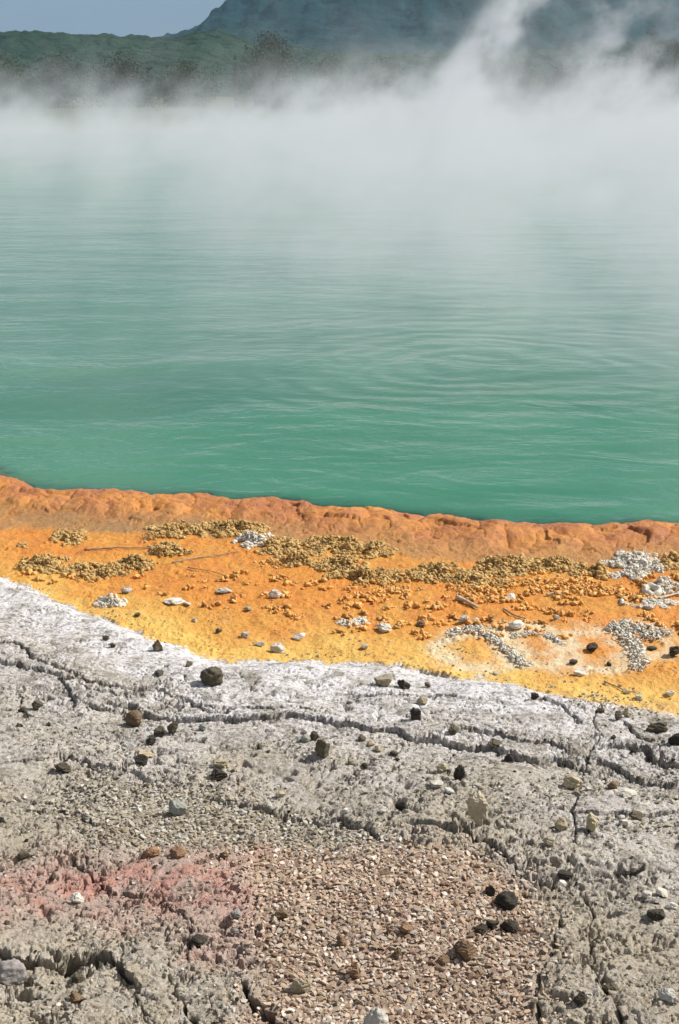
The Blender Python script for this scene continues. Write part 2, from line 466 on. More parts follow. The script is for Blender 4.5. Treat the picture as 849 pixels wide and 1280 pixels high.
# ------------------------------------------------------------------ materials
def ground_mat():
    n = NT('sinter_ground')
    o_ = n.obj()
    A = attr(n, 'mask_a'); B = attr(n, 'mask_b'); Cc = attr(n, 'mask_c')

    def sep(a):
        q = n.n('ShaderNodeSeparateColor'); n.t.links.new(a.outputs['Color'], q.inputs[0]); return q.outputs
    org, rim, yel = sep(A)[0:3]
    band, red, pink = sep(B)[0:3]
    wet, tan, far = sep(Cc)[0:3]
    n1 = n.noise(o_, 3.0, 5, 0.6); n2 = n.noise(o_, 14.0, 5, 0.65); n3 = n.noise(o_, 70.0, 4, 0.7); n4 = n.noise(o_, 260.0, 3, 0.7)
    # grey sinter
    g = n.mix(n.mr(n1, 0.35, 0.65), (0.46, 0.42, 0.365), (0.56, 0.53, 0.515))
    g = n.mix(n.mr(n2, 0.50, 0.72), g, (0.60, 0.55, 0.47))
    g = n.mix(n.mr(n2, 0.50, 0.34, 0.0, 0.75), g, (0.22, 0.195, 0.15))
    g = n.mix(n.math('MULTIPLY', n.mr(n3, 0.50, 0.60), 0.8), g, (0.15, 0.13, 0.10))
    g = n.mix(n.math('MULTIPLY', n.mr(n4, 0.53, 0.67), 0.7), g, (0.12, 0.10, 0.07))
    g = n.mix(n.math('MULTIPLY', tan, n.mr(n2, 0.3, 0.62, 0.35, 0.9)), g, (0.37, 0.315, 0.23))
    w = n.math('MULTIPLY', band, n.mr(n2, 0.36, 0.60, 0.15, 1.0))
    w = n.math('MULTIPLY', w, n.mr(n3, 0.62, 0.47, 0.25, 1.0))
    g = n.mix(w, g, (0.70, 0.675, 0.675))
    g = n.mix(n.math('MULTIPLY', n.math('MULTIPLY', pink, n.mr(n2, 0.3, 0.65, 0.45, 1.0)), 0.85), g, (0.44, 0.285, 0.24))
    g = n.mix(n.math('MULTIPLY', red, n.mr(n2, 0.40, 0.62, 0.05, 0.75)), g, (0.44, 0.22, 0.17))
    # orange flat
    oc = n.mix(n.mr(n1, 0.35, 0.7), (0.62, 0.235, 0.035), (0.62, 0.29, 0.05))
    oc = n.mix(n.mr(n2, 0.5, 0.68, 0.0, 0.75), oc, (0.52, 0.17, 0.04))
    oc = n.mix(n.math('MULTIPLY', yel, n.mr(n2, 0.3, 0.6, 0.5, 1.0)), oc, (0.74, 0.50, 0.12))
    oc = n.mix(n.mr(n3, 0.55, 0.72, 0.0, 0.6), oc, (0.38, 0.16, 0.035))
    oc = n.mix(n.mr(n4, 0.6, 0.8, 0.0, 0.5), oc, (0.80, 0.50, 0.22))
    pool = attr(n, 'pale').outputs['Fac']
    oc = n.mix(n.math('MULTIPLY', pool, n.mr(n2, 0.25, 0.6, 0.3, 0.95)), oc, (0.70, 0.60, 0.40))
    # rim
    rc = n.mix(n.mr(n1, 0.35, 0.65), (0.42, 0.155, 0.05), (0.58, 0.24, 0.05))
    rc = n.mix(n.mr(n2, 0.48, 0.66, 0, 0.6), rc, (0.34, 0.13, 0.08))
    rc = n.mix(n.mr(n3, 0.56, 0.72, 0, 0.6), rc, (0.22, 0.085, 0.04))
    wc = n.mix(n.mr(n2, 0.3, 0.7), (0.32, 0.19, 0.085), (0.42, 0.22, 0.07))
    oc = n.mix(wet, oc, wc)
    oc = n.mix(rim, oc, rc)
    soil_shade = attr(n, 'soil_shade').outputs['Fac']
    g = n.mix(n.math('MULTIPLY', soil_shade, 0.8), g, (0.33, 0.235, 0.18))  # brown soil under the gravel, with shade between the chips put into its colour
    c = n.mix(org, g, oc)
    c = n.mix(far, c, (0.06, 0.075, 0.03))
    rough = n.mix(org, (0.9,) * 3, (0.55,) * 3)
    rough = n.mix(wet, rough, (0.12,) * 3)
    bump = n.math('ADD', n.math('MULTIPLY', n3, 0.7), n.math('MULTIPLY', n4, 0.45))
    bb = n.bsdf(c, rough, 0.3, bump, 0.008, 1.0)
    return n.m


def stone_mat(name, c1, c2, c3, sc_=60, spec=0.25, rough=0.85, vary=True):
    n = NT(name)
    o_ = n.obj()
    rnd = n.n('ShaderNodeObjectInfo').outputs['Random']
    v = n.n('ShaderNodeVectorMath', operation='ADD'); n.put(v.inputs[0], o_)
    cv = n.n('ShaderNodeCombineXYZ'); n.put(cv.inputs[0], n.math('MULTIPLY', rnd, 7.0)); n.put(v.inputs[1], cv.outputs[0])
    vec = v.outputs[0]
    a = n.noise(vec, sc_, 4, 0.6); b = n.noise(vec, sc_ * 4, 3, 0.7)
    c = n.mix(n.mr(a, 0.35, 0.65), c1, c2)
    c = n.mix(n.mr(b, 0.55, 0.75, 0, 0.6), c, c3)
    if vary:
        c = n.mix(1.0, c, n.mix(rnd, (0.8, 0.8, 0.8), (1.25, 1.2, 1.12)), 'MULTIPLY')
    n.bsdf(c, rough, spec, n.math('ADD', a, n.math('MULTIPLY', b, 0.5)), 0.003, 0.8)
    return n.m


M = {}
M['ground'] = ground_mat()
M['dark'] = stone_mat('dark_stone', (0.085, 0.072, 0.048), (0.13, 0.11, 0.075), (0.05, 0.042, 0.03))
M['black'] = stone_mat('black_stone', (0.035, 0.030, 0.024), (0.06, 0.05, 0.038), (0.02, 0.018, 0.015))
M['tan'] = stone_mat('tan_stone', (0.32, 0.27, 0.18), (0.44, 0.38, 0.27), (0.18, 0.14, 0.085))
M['tan_lit'] = stone_mat('lit_tan_stone', (0.46, 0.40, 0.28), (0.58, 0.51, 0.38), (0.28, 0.22, 0.14))  # brighter copy of tan: light painted in, as the upright stone's near face is unlit
M['brown'] = stone_mat('brown_stone', (0.13, 0.085, 0.05), (0.20, 0.14, 0.085), (0.07, 0.045, 0.03))
M['rust'] = stone_mat('rust_stone', (0.22, 0.125, 0.07), (0.30, 0.19, 0.115), (0.12, 0.065, 0.04))
M['pale'] = stone_mat('pale_stone', (0.42, 0.395, 0.34), (0.56, 0.54, 0.49), (0.25, 0.215, 0.155))
M['white'] = stone_mat('white_stone', (0.54, 0.50, 0.44), (0.68, 0.655, 0.61), (0.33, 0.27, 0.18))
M['greygreen'] = stone_mat('grey_green_stone', (0.26, 0.27, 0.23), (0.40, 0.41, 0.37), (0.15, 0.15, 0.12))
M['purple'] = stone_mat('purple_grey_stone', (0.18, 0.165, 0.16), (0.29, 0.27, 0.265), (0.10, 0.088, 0.08))
M['crust'] = stone_mat('yellow_crust', (0.34, 0.19, 0.055), (0.64, 0.45, 0.19), (0.12, 0.055, 0.018), 70, vary=False)
M['crust_white'] = stone_mat('white_crust', (0.56, 0.50, 0.40), (0.68, 0.65, 0.57), (0.34, 0.25, 0.13), 70, vary=False)
M['nodule'] = stone_mat('orange_nodule', (0.60, 0.29, 0.075), (0.68, 0.42, 0.16), (0.40, 0.18, 0.045), 45)
M['wood'] = stone_mat('grey_twig', (0.24, 0.17, 0.10), (0.40, 0.33, 0.24), (0.12, 0.08, 0.05), 60, vary=False)
M['wood_pale'] = stone_mat('pale_twig', (0.46, 0.38, 0.26), (0.58, 0.50, 0.38), (0.28, 0.20, 0.12), 60, vary=False)


def gravel_mat():
    n = NT('gravel_stone')
    at_ = attr(n, 'tint')
    o_ = n.obj()
    b = n.noise(o_, 220, 3, 0.7)
    c = n.mix(n.mr(b, 0.5, 0.75, 0, 0.45), at_.outputs['Color'], (0.20, 0.15, 0.09))
    n.bsdf(c, 0.85, 0.25, b, 0.0015, 0.7)
    return n.m


M['gravel_mass'] = gravel_mat()
GT = [(0.52, 0.41, 0.31), (0.47, 0.36, 0.26), (0.44, 0.34, 0.24), (0.55, 0.46, 0.36), (0.39, 0.28, 0.19), (0.50, 0.37, 0.28), (0.58, 0.51, 0.43), (0.30, 0.20, 0.13)]
GT2 = [(0.38, 0.335, 0.26), (0.42, 0.375, 0.30), (0.33, 0.285, 0.21), (0.46, 0.42, 0.35), (0.27, 0.225, 0.155), (0.36, 0.305, 0.21), (0.50, 0.47, 0.41), (0.20, 0.165, 0.115)]
for i, c in enumerate(GT):
    M['g%d' % i] = stone_mat('gravel_chip', c, tuple(q * 1.15 for q in c), tuple(q * 0.6 for q in c), 120)
for i, c in enumerate(GT2):
    M['h%d' % i] = stone_mat('gravel_chip', c, tuple(q * 1.15 for q in c), tuple(q * 0.6 for q in c), 120)


# ------------------------------------------------------------------ the ground sheet
def build_ground():
    core = np.linspace(-1, 1, 960)
    outer = 1 + np.cumsum(0.004 * 1.14 ** np.arange(1, 60))
    outer = outer[outer < 700]
    ms = np.concatenate([-outer[::-1], core, outer])
    # rows
    rows = [1.35]
    while rows[-1] < 7.2:
        yv = rows[-1]
        rows.append(yv + 0.0019 * (yv / 2.0) ** 1.35)
    step = 0.006; back = [1.35]
    while back[-1] > -400:
        back.append(back[-1] - step); step *= 1.16
    step = 0.01; fwd = [rows[-1]]
    while fwd[-1] < 2500:
        fwd.append(fwd[-1] + step); step *= 1.11
    ys = np.array(back[1:][::-1] + rows + fwd[1:])
    wd = 0.30 + 0.30 * np.clip(ys, 1.35, 7.5)
    X = ms[None, :] * wd[:, None]
    Y = np.repeat(ys[:, None], len(ms), 1)
    nr, nc = X.shape
    x = X.ravel(); y = Y.ravel()
    G = {}
    CH = 60000
    from concurrent.futures import ThreadPoolExecutor
    with ThreadPoolExecutor(4) as ex_:
        for g in ex_.map(lambda q: ground(x[q:q + CH], y[q:q + CH]), range(0, x.size, CH)):
            for k, v in g.items():
                G.setdefault(k, []).append(v)
    G = {k: np.concatenate(v) for k, v in G.items()}
    h = G['h']
    # far bank of the pool and the land behind
    yf = 66 - (x / 32) ** 2 * 26
    bank = ss(-1.5, 1.5, np.maximum(y - yf, np.abs(x) - 31.5))
    wild = np.maximum(bank * ss(20, 40, y), ss(9, 16, np.hypot(x, y - 3)) * (1 - ss(-4, -1, G['d'] * -1)) * 0)
    far_h = 0.5 + 0.5 * fbm(x, y, 0.02, 3, 5)
    h = np.where(y > 12, h * (1 - bank) + far_h * bank, h)
    v = np.stack([x + G['ox'], y + G['oy'], h], 1)
    idx = np.arange(nr * nc).reshape(nr, nc)
    f = np.stack([idx[:-1, :-1], idx[:-1, 1:], idx[1:, 1:], idx[1:, :-1]], -1).reshape(-1, 4)
    me = np_mesh('ground', v, f)

    def ca(name, r, g_, b):
        a = me.color_attributes.new(name, 'FLOAT_COLOR', 'POINT')
        a.data.foreach_set('color', np.stack([r, g_, b, np.ones_like(r)], 1).astype(np.float32).ravel())
    org = G['org'] * (1 - bank)
    db, d = G['db'], G['d']
    yel = ss(0.46, 0.0, -db + 0.16 * fbm(x, y, 4, 3, 66)) * 0.9 * (1 - ss(0.8, 1.3, x) * 0.35) * ss(-1.5, -1.0, x)
    wet = ss(0.25, 0.42, d) * (1 - ss(0.52, 0.72, d + 0.1 * fbm(x, y, 6, 3, 68))) * (0.95 - 0.3 * ss(-0.9, 0.2, x))
    tan = ss(0.5, 1.6, db + 0.5 * fbm(x, y, 2, 3, 69))
    ca('mask_a', org, G['rim'] * (1 - 0.4 * ss(0.2, 0.4, d)), yel)
    ca('mask_b', G['band'], G['red'], G['pink'])
    ca('mask_c', wet, tan, bank)
    pale = np.zeros_like(x)
    for (cx, cy, rx, ry, ring) in [(600, 812, 58, 24, 1), (668, 806, 52, 26, 1), (745, 810, 58, 26, 0.9), (800, 800, 40, 22, 0.7)]:
        wx_, wy_ = gp(cx, cy); ex = gp(cx + rx, cy)[0] - wx_; ey = gp(cx, cy - ry)[1] - wy_
        r = np.hypot((x - wx_) / ex, (y - wy_) / ey) + 0.25 * fbm(x, y, 8, 3, 77)
        pale = np.maximum(pale, ring * np.exp(-((r - 0.85) / 0.28) ** 2))
    a = me.attributes.new('pale', 'FLOAT', 'POINT'); a.data.foreach_set('value', pale.astype(np.float32))
    a = me.attributes.new('soil_shade', 'FLOAT', 'POINT'); a.data.foreach_set('value', (G['ga'] * (1 - bank)).astype(np.float32))  # gravel bed: soil colour with painted shade between the chips
    ob = link('ground', me, M['ground'])
    tag(ob, 'sheet of cracked grey sinter turning orange towards the water', kind='structure')


build_ground()


# ------------------------------------------------------------------ water
def water_mat():
    n = NT('pool_water')
    o_ = n.obj()
    sxyz = n.n('ShaderNodeSeparateXYZ'); n.put(sxyz.inputs[0], o_)
    a = n.noise(n.map(o_, (1.25, 1.7, 1), (0, 0, R(14))), 1.0, 3, 0.5, 0.8)
    b = n.noise(n.map(o_, (5.0, 7.5, 1), (0, 0, R(-25))), 1.0, 2, 0.5, 0.6)
    c = n.noise(n.map(o_, (0.35, 1.0, 1)), 1.0, 3, 0.5)
    f = n.noise(n.map(o_, (14, 20, 1), (0, 0, R(20))), 1.0, 2, 0.6)
    # rings spreading from a bubbling spot
    q = Vector((*at_z(610, 455), 0))
    vm = n.n('ShaderNodeVectorMath', operation='DISTANCE')
    wv = n.n('ShaderNodeVectorMath', operation='ADD'); n.put(wv.inputs[0], o_)
    nv = n.n('ShaderNodeTexNoise'); n.put(nv.inputs[0], o_); nv.inputs['Scale'].default_value = 0.9
    sv = n.n('ShaderNodeVectorMath', operation='SCALE'); n.put(sv.inputs[0], nv.outputs[1]); sv.inputs['Scale'].default_value = 0.8
    n.put(wv.inputs[1], sv.outputs[0])
    n.put(vm.inputs[0], wv.outputs[0]); vm.inputs[1].default_value = q + Vector((0.4, 0.4, 0))
    dist = vm.outputs['Value']
    ring = n.math('SINE', n.math('MULTIPLY', dist, 23.0))
    ring = n.math('MULTIPLY', ring, n.mr(dist, 0.2, 3.4, 1.0, 0.0))
    calm = n.mr(c, 0.35, 0.65, 0.5, 1.2)
    hgt = n.math('ADD', n.math('MULTIPLY', a, 1.0), n.math('MULTIPLY', b, n.mr(sxyz.outputs[0], -1.5, 1.0, 0.42, 0.20)))
    hgt = n.math('ADD', hgt, n.math('MULTIPLY', f, 0.07))
    hgt = n.math('MULTIPLY', hgt, calm)
    hgt = n.math('ADD', hgt, n.math('MULTIPLY', ring, 0.11))
    colr = n.mix(n.mr(c, 0.3, 0.7), (0.030, 0.155, 0.082), (0.045, 0.190, 0.108))
    far = n.mr(sxyz.outputs[1], 8.0, 26.0, 1.0, 0.4)
    pb = n.bsdf(colr, 0.13, 0.5, n.math('MULTIPLY', hgt, far), 0.024, 1.0, IOR=1.33)
    nrm = pb.inputs['Normal'].links[0].from_socket
    tr = n.n('ShaderNodeBsdfTransparent'); tr.inputs[0].default_value = (0.72, 0.86, 0.74, 1)
    gl = n.n('ShaderNodeBsdfGlossy'); gl.inputs['Roughness'].default_value = 0.07; n.t.links.new(nrm, gl.inputs['Normal'])
    fr = n.n('ShaderNodeFresnel'); fr.inputs['IOR'].default_value = 1.33; n.t.links.new(nrm, fr.inputs['Normal'])
    m1 = n.n('ShaderNodeMixShader'); n.t.links.new(fr.outputs[0], m1.inputs[0]); n.t.links.new(tr.outputs[0], m1.inputs[1]); n.t.links.new(gl.outputs[0], m1.inputs[2])
    m2 = n.n('ShaderNodeMixShader')
    # the milky water hides the bed within a few centimetres of depth
    dep = attr(n, 'depth').outputs['Fac']
    turb = n.math('SUBTRACT', 1.0, n.math('EXPONENT', n.math('MULTIPLY', dep, -1 / 0.022)))
    n.t.links.new(turb, m2.inputs[0]); n.t.links.new(m1.outputs[0], m2.inputs[1]); n.t.links.new(pb.outputs[0], m2.inputs[2])
    n.t.links.new(m2.outputs[0], n.out.inputs['Surface'])
    return n.m


gx = np.concatenate([[-45, -20, -10, -6], np.linspace(-4, 4, 420), [6, 10, 20, 45]])
gy = np.concatenate([np.linspace(5.15, 8.4, 240), [10, 20, 40, 72]])
XW, YW = np.meshgrid(gx, gy)
gh = hz(XW.ravel(), YW.ravel())
idx = np.arange(XW.size).reshape(XW.shape)
me = np_mesh('water', np.stack([XW.ravel(), YW.ravel(), np.zeros(XW.size)], 1), np.stack([idx[:-1, :-1], idx[:-1, 1:], idx[1:, 1:], idx[1:, :-1]], -1).reshape(-1, 4))
a = me.attributes.new('depth', 'FLOAT', 'POINT'); a.data.foreach_set('value', np.clip(-gh, 0, 1).astype(np.float32))
tag(link('water', me, water_mat()), 'milky green steaming pool water with small ripples', kind='structure')


# ------------------------------------------------------------------ rocks
def ico(sub):
    bm = bmesh.new(); bmesh.ops.create_icosphere(bm, subdivisions=sub, radius=1)
    v = np.array([p.co[:] for p in bm.verts]); f = np.array([[q.index for q in p.verts] for p in bm.faces])
    bm.free(); return v, f


ICO = {k: ico(k) for k in (1, 2, 3, 4)}


def rock_mesh(name, sx, sy, sz, seed, angular=0.6, sub=4):
    r = np.random.RandomState(seed)
    v, f = ICO[sub]; v = v.copy()
    # flatten by random planes
    for _ in range(int(6 + 9 * angular)):
        nrm = r.normal(size=3); nrm /= np.linalg.norm(nrm)
        dd = 0.38 + 0.40 * r.rand() + 0.28 * (1 - angular)
        s = v @ nrm - dd
        v = v - np.where(s > 0, s, 0)[:, None] * nrm * 0.96
    rad = np.linalg.norm(v, axis=1)
    nn = fbm(v[:, 0] + 3 * v[:, 2] + seed, v[:, 1] - 2 * v[:, 2], 1.3, 4, seed) * 0.16 + fbm(v[:, 0] - v[:, 2], v[:, 1] + v[:, 2] * 1.7, 4.5, 3, seed + 5) * 0.10
    v = v * (1 + nn)[:, None]
    v = v / np.abs(v).max(0) * np.array([sx, sy, sz]) / 2
    v[:, 2] -= v[:, 2].min()
    return np_mesh(name, v, f, angular < 0.35)


def px_size(px, y, depth=None):
    """metres per photo pixel at a ground point"""
    return math.hypot(y, CAM_H) / F


_all_rock_z = []


def place_rock(px, py, w, h, mat, label, cat='rock', name='rock', depth=0.85, ang=0.8, rot=None, sink=0.15, group=None, sub=4, tilt=0.0):
    x, y = gp(px, py)
    m = px_size(0, y)
    sx = w * m; sz = h * m * 1.0
    sz = max(sz * (1.15 if h > w else 0.98), 0.3 * sx); sx *= 1.05
    seed = int(px * 13 + py * 7) % 9999
    me = rock_mesh(name, sx, sx * depth, sz, seed, ang, sub)
    ob = link(name, me, M[mat])
    # base sits where the photo shows its foot
    yy = y + sx * depth * 0.25
    zs = hz(np.array([x, x - sx * .3, x + sx * .3, x]), np.array([yy, yy, yy, yy - sx * .3]))
    ob.location = (x, yy, float(0.3 * np.mean(zs) + 0.7 * np.max(zs)) - sink * sz)
    ob.rotation_euler = (tilt, 0, rot if rot is not None else rng.uniform(-0.5, 0.5))
    tag(ob, label, cat, group)
    return ob


# px, foot y, width, height, material, label, kwargs
ROCKS = [
    (265, 857, 30, 27, 'dark', 'large dark brown rounded rock on the white crust below the yellow flat', dict(ang=0.3)),
    (197, 814, 14, 16, 'dark', 'small dark upright stone just below the yellow edge', {}),
    (236, 834, 10, 9, 'dark', 'tiny dark stone between the upright stone and the large rounded rock', {}),
    (200, 846, 15, 10, 'dark', 'low dark stone left of the large rounded rock', {}),
    (133, 801, 10, 9, 'dark', 'small dark stone on white crust at left, upper of two', {}),
    (141, 810, 9, 7, 'dark', 'tiny dark stone touching crust at left, lower of two', {}),
    (478, 855, 28, 17, 'tan', 'flat wedge shaped tan stone on the white crust edge', dict(ang=0.9)),
    (504, 857, 19, 15, 'black', 'black block shaped stone right of the flat tan wedge', dict(ang=0.9)),
    (534, 853, 10, 8, 'dark', 'little dark stone right of the black block', {}),
    (527, 879, 15, 12, 'tan', 'small tan stone tucked below the black block', dict(ang=0.9)),
    (519, 902, 16, 17, 'black', 'black rough stone just above the long crack in the middle', {}),
    (568, 918, 14, 12, 'dark', 'dark stone above the long crack, right of the black rough one', {}),
    (668, 876, 13, 12, 'black', 'small black stone at the start of the short crack by the orange edge', {}),
    (621, 929, 22, 9, 'dark', 'flat dark slab lying over the long crack', dict(ang=0.9)),
    (637, 948, 14, 13, 'black', 'black stone directly below the flat slab on the long crack', {}),
    (573, 978, 16, 21, 'black', 'tall black stone on pale rock above the big upright tan slab', {}),
    (595, 1034, 29, 50, 'tan_lit', 'big upright tan stone casting a dark shadow to its left', dict(ang=0.9, depth=0.6, rot=-0.2, sink=0.02)),
    (717, 984, 24, 20, 'tan', 'greyish tan stone wedged in the vertical fissure', dict(ang=0.8)),
    (766, 987, 13, 10, 'brown', 'round brown pebble right of the vertical fissure', dict(ang=0.2)),
    (821, 918, 26, 18, 'dark', 'broad dark stone near the right edge below the orange', {}),
    (846, 936, 20, 20, 'black', 'black stone cut by the right edge of the photo, below the orange', {}),
    (772, 902, 12, 13, 'dark', 'dark stone beside two tan chips at the top of the fissure', {}),
    (784, 900, 11, 14, 'tan', 'tan upright chip at the top of the fissure', dict(ang=0.9)),
    (751, 894, 11, 10, 'dark', 'small dark stone at the top end of the vertical fissure', {}),
    (168, 905, 24, 22, 'brown', 'rounded brown stone below the left cracks', dict(ang=0.3)),
    (201, 922, 17, 14, 'dark', 'dark stone in the middle of a diagonal row of three', {}),
    (215, 915, 14, 17, 'dark', 'dark stone at the upper end of a diagonal row of three', {}),
    (188, 933, 14, 12, 'black', 'black stone at the lower end of a diagonal row of three', {}),
    (180, 950, 22, 12, 'tan', 'tan topped stone below the diagonal row of three', {}),
    (177, 961, 16, 14, 'black', 'black stone leaning under the tan topped stone', {}),
    (275, 960, 20, 14, 'tan', 'tan stone behind a dark one left of centre', {}),
    (274, 974, 24, 16, 'black', 'black wedge shaped stone in front of the tan one left of centre', dict(ang=0.9)),
    (76, 966, 26, 14, 'dark', 'low dark cluster stone at left above the gravel', {}),
    (45, 887, 17, 13, 'dark', 'dark stone at far left between the cracks', {}),
    (28, 888, 12, 9, 'dark', 'small dark stone left of the far left stone', {}),
    (222, 1018, 22, 23, 'greygreen', 'round pale grey green stone on the upper gravel', dict(ang=0.05)),
    (254, 911, 12, 11, 'greygreen', 'small grey green stone just below the long crack', dict(ang=0.2)),
    (382, 934, 13, 11, 'greygreen', 'round grey stone, left of a touching pair', dict(ang=0.1)),
    (393, 932, 11, 13, 'dark', 'olive dark stone, right of a touching pair', dict(ang=0.4)),
    (405, 953, 22, 26, 'dark', 'dark pyramid shaped stone in the centre of the grey rock', dict(ang=0.95)),
    (439, 957, 9, 8, 'tan', 'small round tan pebble right of the pyramid stone', dict(ang=0.1)),
    (456, 959, 9, 9, 'dark', 'small round dark pebble right of the pyramid stone', dict(ang=0.1)),
    (452, 930, 11, 10, 'dark', 'dark chip at the left of a little cluster below the long crack', {}),
    (463, 935, 11, 9, 'tan', 'tan chip in the middle of a little cluster below the long crack', {}),
    (472, 941, 12, 9, 'tan', 'tan chip at the right of a little cluster below the long crack', {}),
    (553, 966, 14, 13, 'tan', 'rounded yellowish stone left of the tall black stone', dict(ang=0.15)),
    (494, 944, 13, 9, 'dark', 'flat dark stone below the long crack near the middle', {}),
    (433, 1021, 12, 8, 'white', 'white flat chip near the centre crack', dict(ang=0.9)),
    (479, 1024, 10, 9, 'white', 'white round pebble right of the centre crack', dict(ang=0.2)),
    (335, 1009, 10, 10, 'pale', 'cream pebble at the top right of the upper gravel', dict(ang=0.3)),
    (346, 985, 9, 7, 'white', 'small white chip above the cream pebble', {}),
    (352, 996, 14, 10, 'tan', 'tan stone beside the cream pebble', {}),
    (458, 995, 10, 9, 'pale', 'pale chip between the pyramid stone and the crack below', {}),
    (502, 1016, 17, 12, 'black', 'black stone left of the big upright tan slab', {}),
    (545, 989, 18, 9, 'pale', 'flat pale flake left of a row of flakes above the upright slab', dict(ang=0.9)),
    (563, 995, 14, 8, 'white', 'white flake in a row of flakes above the upright slab', dict(ang=0.9)),
    (634, 1128, 27, 24, 'black', 'round black stone at the right edge of the pink gravel', dict(ang=0.1)),
    (638, 1158, 22, 18, 'black', 'black stone below the round black one, right of a dark cluster', dict(ang=0.4)),
    (616, 1156, 18, 16, 'black', 'black stone in the middle of the dark cluster on gravel', {}),
    (602, 1163, 16, 14, 'black', 'black stone at the left of the dark cluster on gravel', {}),
    (613, 1113, 14, 16, 'black', 'small black stone up left of the round black one', {}),
    (591, 1116, 12, 12, 'brown', 'small brown stone left of the black stones on gravel', {}),
    (582, 1192, 28, 24, 'brown', 'large dark brown stone on the right half of the pink gravel', dict(ang=0.4)),
    (553, 1198, 18, 10, 'brown', 'low brown stone left of the large dark brown one', {}),
    (443, 1216, 16, 22, 'rust', 'upright orange brown stone in the middle of the gravel', dict(ang=0.9)),
    (426, 1180, 15, 17, 'brown', 'brown stone in the gravel above the orange brown one', {}),
    (510, 1166, 18, 12, 'rust', 'rusty flat stone in the centre of the pink gravel', {}),
    (498, 1192, 14, 16, 'brown', 'dark brown chip below the rusty flat stone', {}),
    (470, 1284, 30, 34, 'pale', 'round pale grey stone at the bottom edge of the photo', dict(ang=0.1)),
    (376, 1240, 26, 20, 'tan', 'square tan block at the lower left of the gravel', dict(ang=0.9)),
    (353, 1148, 18, 13, 'brown', 'brown flat stone near the left edge of the gravel', {}),
    (295, 1152, 13, 13, 'purple', 'round purple grey pebble left of the pink gravel', dict(ang=0.05)),
    (293, 1169, 10, 9, 'purple', 'tiny dark purple pebble under the round purple grey one', dict(ang=0.2)),
    (10, 1226, 40, 34, 'purple', 'pale purplish rock at the left edge below the deep crevice', dict(ang=0.3)),
    (246, 1182, 24, 16, 'black', 'black lump at the lower end of the thin slanting crack', {}),
    (188, 1071, 22, 15, 'rust', 'orange brown lump at the top of the red stain, left one', dict(ang=0.5)),
    (222, 1076, 22, 13, 'rust', 'orange brown lump at the top of the red stain, right one', dict(ang=0.5)),
    (96, 1126, 20, 14, 'pale', 'pale brown broken stone under the red stain', dict(ang=0.8)),
    (279, 1078, 14, 13, 'brown', 'reddish brown stone right of the orange brown lumps', {}),
    (29, 1069, 15, 10, 'dark', 'dark stone above the red stain at left', {}),
    (96, 1226, 18, 13, 'dark', 'dark stone under the deep crevice at lower left', {}),
    (96, 1252, 20, 16, 'brown', 'brown stone near the lower left corner', {}),
    (809, 1117, 13, 10, 'white', 'white chip at the left of a small pale group by the right edge', dict(ang=0.9)),
    (829, 1116, 16, 10, 'pale', 'pale chip at the top right of a small pale group by the right edge', dict(ang=0.9)),
    (821, 1127, 14, 9, 'pale', 'pale chip in the middle of a small group by the right edge', dict(ang=0.9)),
    (841, 1132, 13, 10, 'white', 'white chip at the lower right of a small pale group by the right edge', dict(ang=0.9)),
    (824, 1150, 26, 16, 'black', 'black angular stone below the pale chips by the right edge', dict(ang=0.8)),
    (703, 1098, 11, 10, 'white', 'round white pebble under a dark ledge right of the gravel', dict(ang=0.1)),
    (708, 1090, 20, 9, 'black', 'flat black stone behind the round white pebble', {}),
    (835, 1257, 24, 16, 'pale', 'pale stone near the lower right corner', {}),
    (765, 1238, 18, 13, 'dark', 'dark stone above the lower right corner beside the fissure', {}),
    (727, 1256, 20, 15, 'black', 'black stone at the bottom right between the fissures', {}),
    (742, 1040, 20, 22, 'tan', 'tan stone in the fissure right of the pink gravel', dict(ang=0.5)),
    (703, 1038, 18, 18, 'tan', 'lumpy tan stone left of the fissure', dict(ang=0.3)),
    (687, 1056, 14, 14, 'tan', 'small tan stone below left of the lumpy tan one', {}),
    (795, 1022, 20, 10, 'dark', 'dark stone among pale flakes at right', {}),
    (784, 1032, 12, 9, 'white', 'white chip below the dark stone at right', dict(ang=0.9)),
    (786, 1001, 22, 9, 'pale', 'flat pale flake right of the round brown pebble', dict(ang=0.9)),
    # stones on the orange flat
    (158, 741, 15, 11, 'white', 'small white pointed stone on the orange flat at left', dict(cat='stone', name='stone', ang=0.9)),
    (218, 756, 26, 7, 'white', 'flat white flake on the yellow orange flat at left', dict(cat='stone', name='stone', ang=0.9)),
    (234, 757, 12, 5, 'pale', 'tiny pale flake touching the flat white flake', dict(cat='stone', name='stone', ang=0.9)),
    (279, 742, 20, 8, 'pale', 'pale low stone between the white flake and the round white stone', dict(cat='stone', name='stone', ang=0.9)),
    (344, 749, 17, 13, 'white', 'rounded white stone in the middle of the orange flat', dict(cat='stone', name='stone', ang=0.5)),
    (374, 797, 15, 10, 'white', 'small white stone on the yellow near the grey edge', dict(cat='stone', name='stone', ang=0.7)),
    (349, 814, 22, 14, 'white', 'tilted oblong white stone beside the grey edge', dict(cat='stone', name='stone', ang=0.8, rot=0.6)),
    (325, 808, 13, 8, 'pale', 'pale stone left of the tilted oblong one', dict(cat='stone', name='stone')),
    (309, 764, 12, 6, 'tan', 'small tan flat stone on the orange left of centre', dict(cat='stone', name='stone')),
    (480, 790, 21, 13, 'pale', 'grey and white stone in the middle of the yellow flat', dict(cat='stone', name='stone')),
    (527, 784, 13, 8, 'brown', 'small brown stone right of the grey and white one', dict(cat='stone', name='stone')),
    (580, 779, 16, 12, 'pale', 'pale stone with dark side below the pale stick', dict(cat='stone', name='stone')),
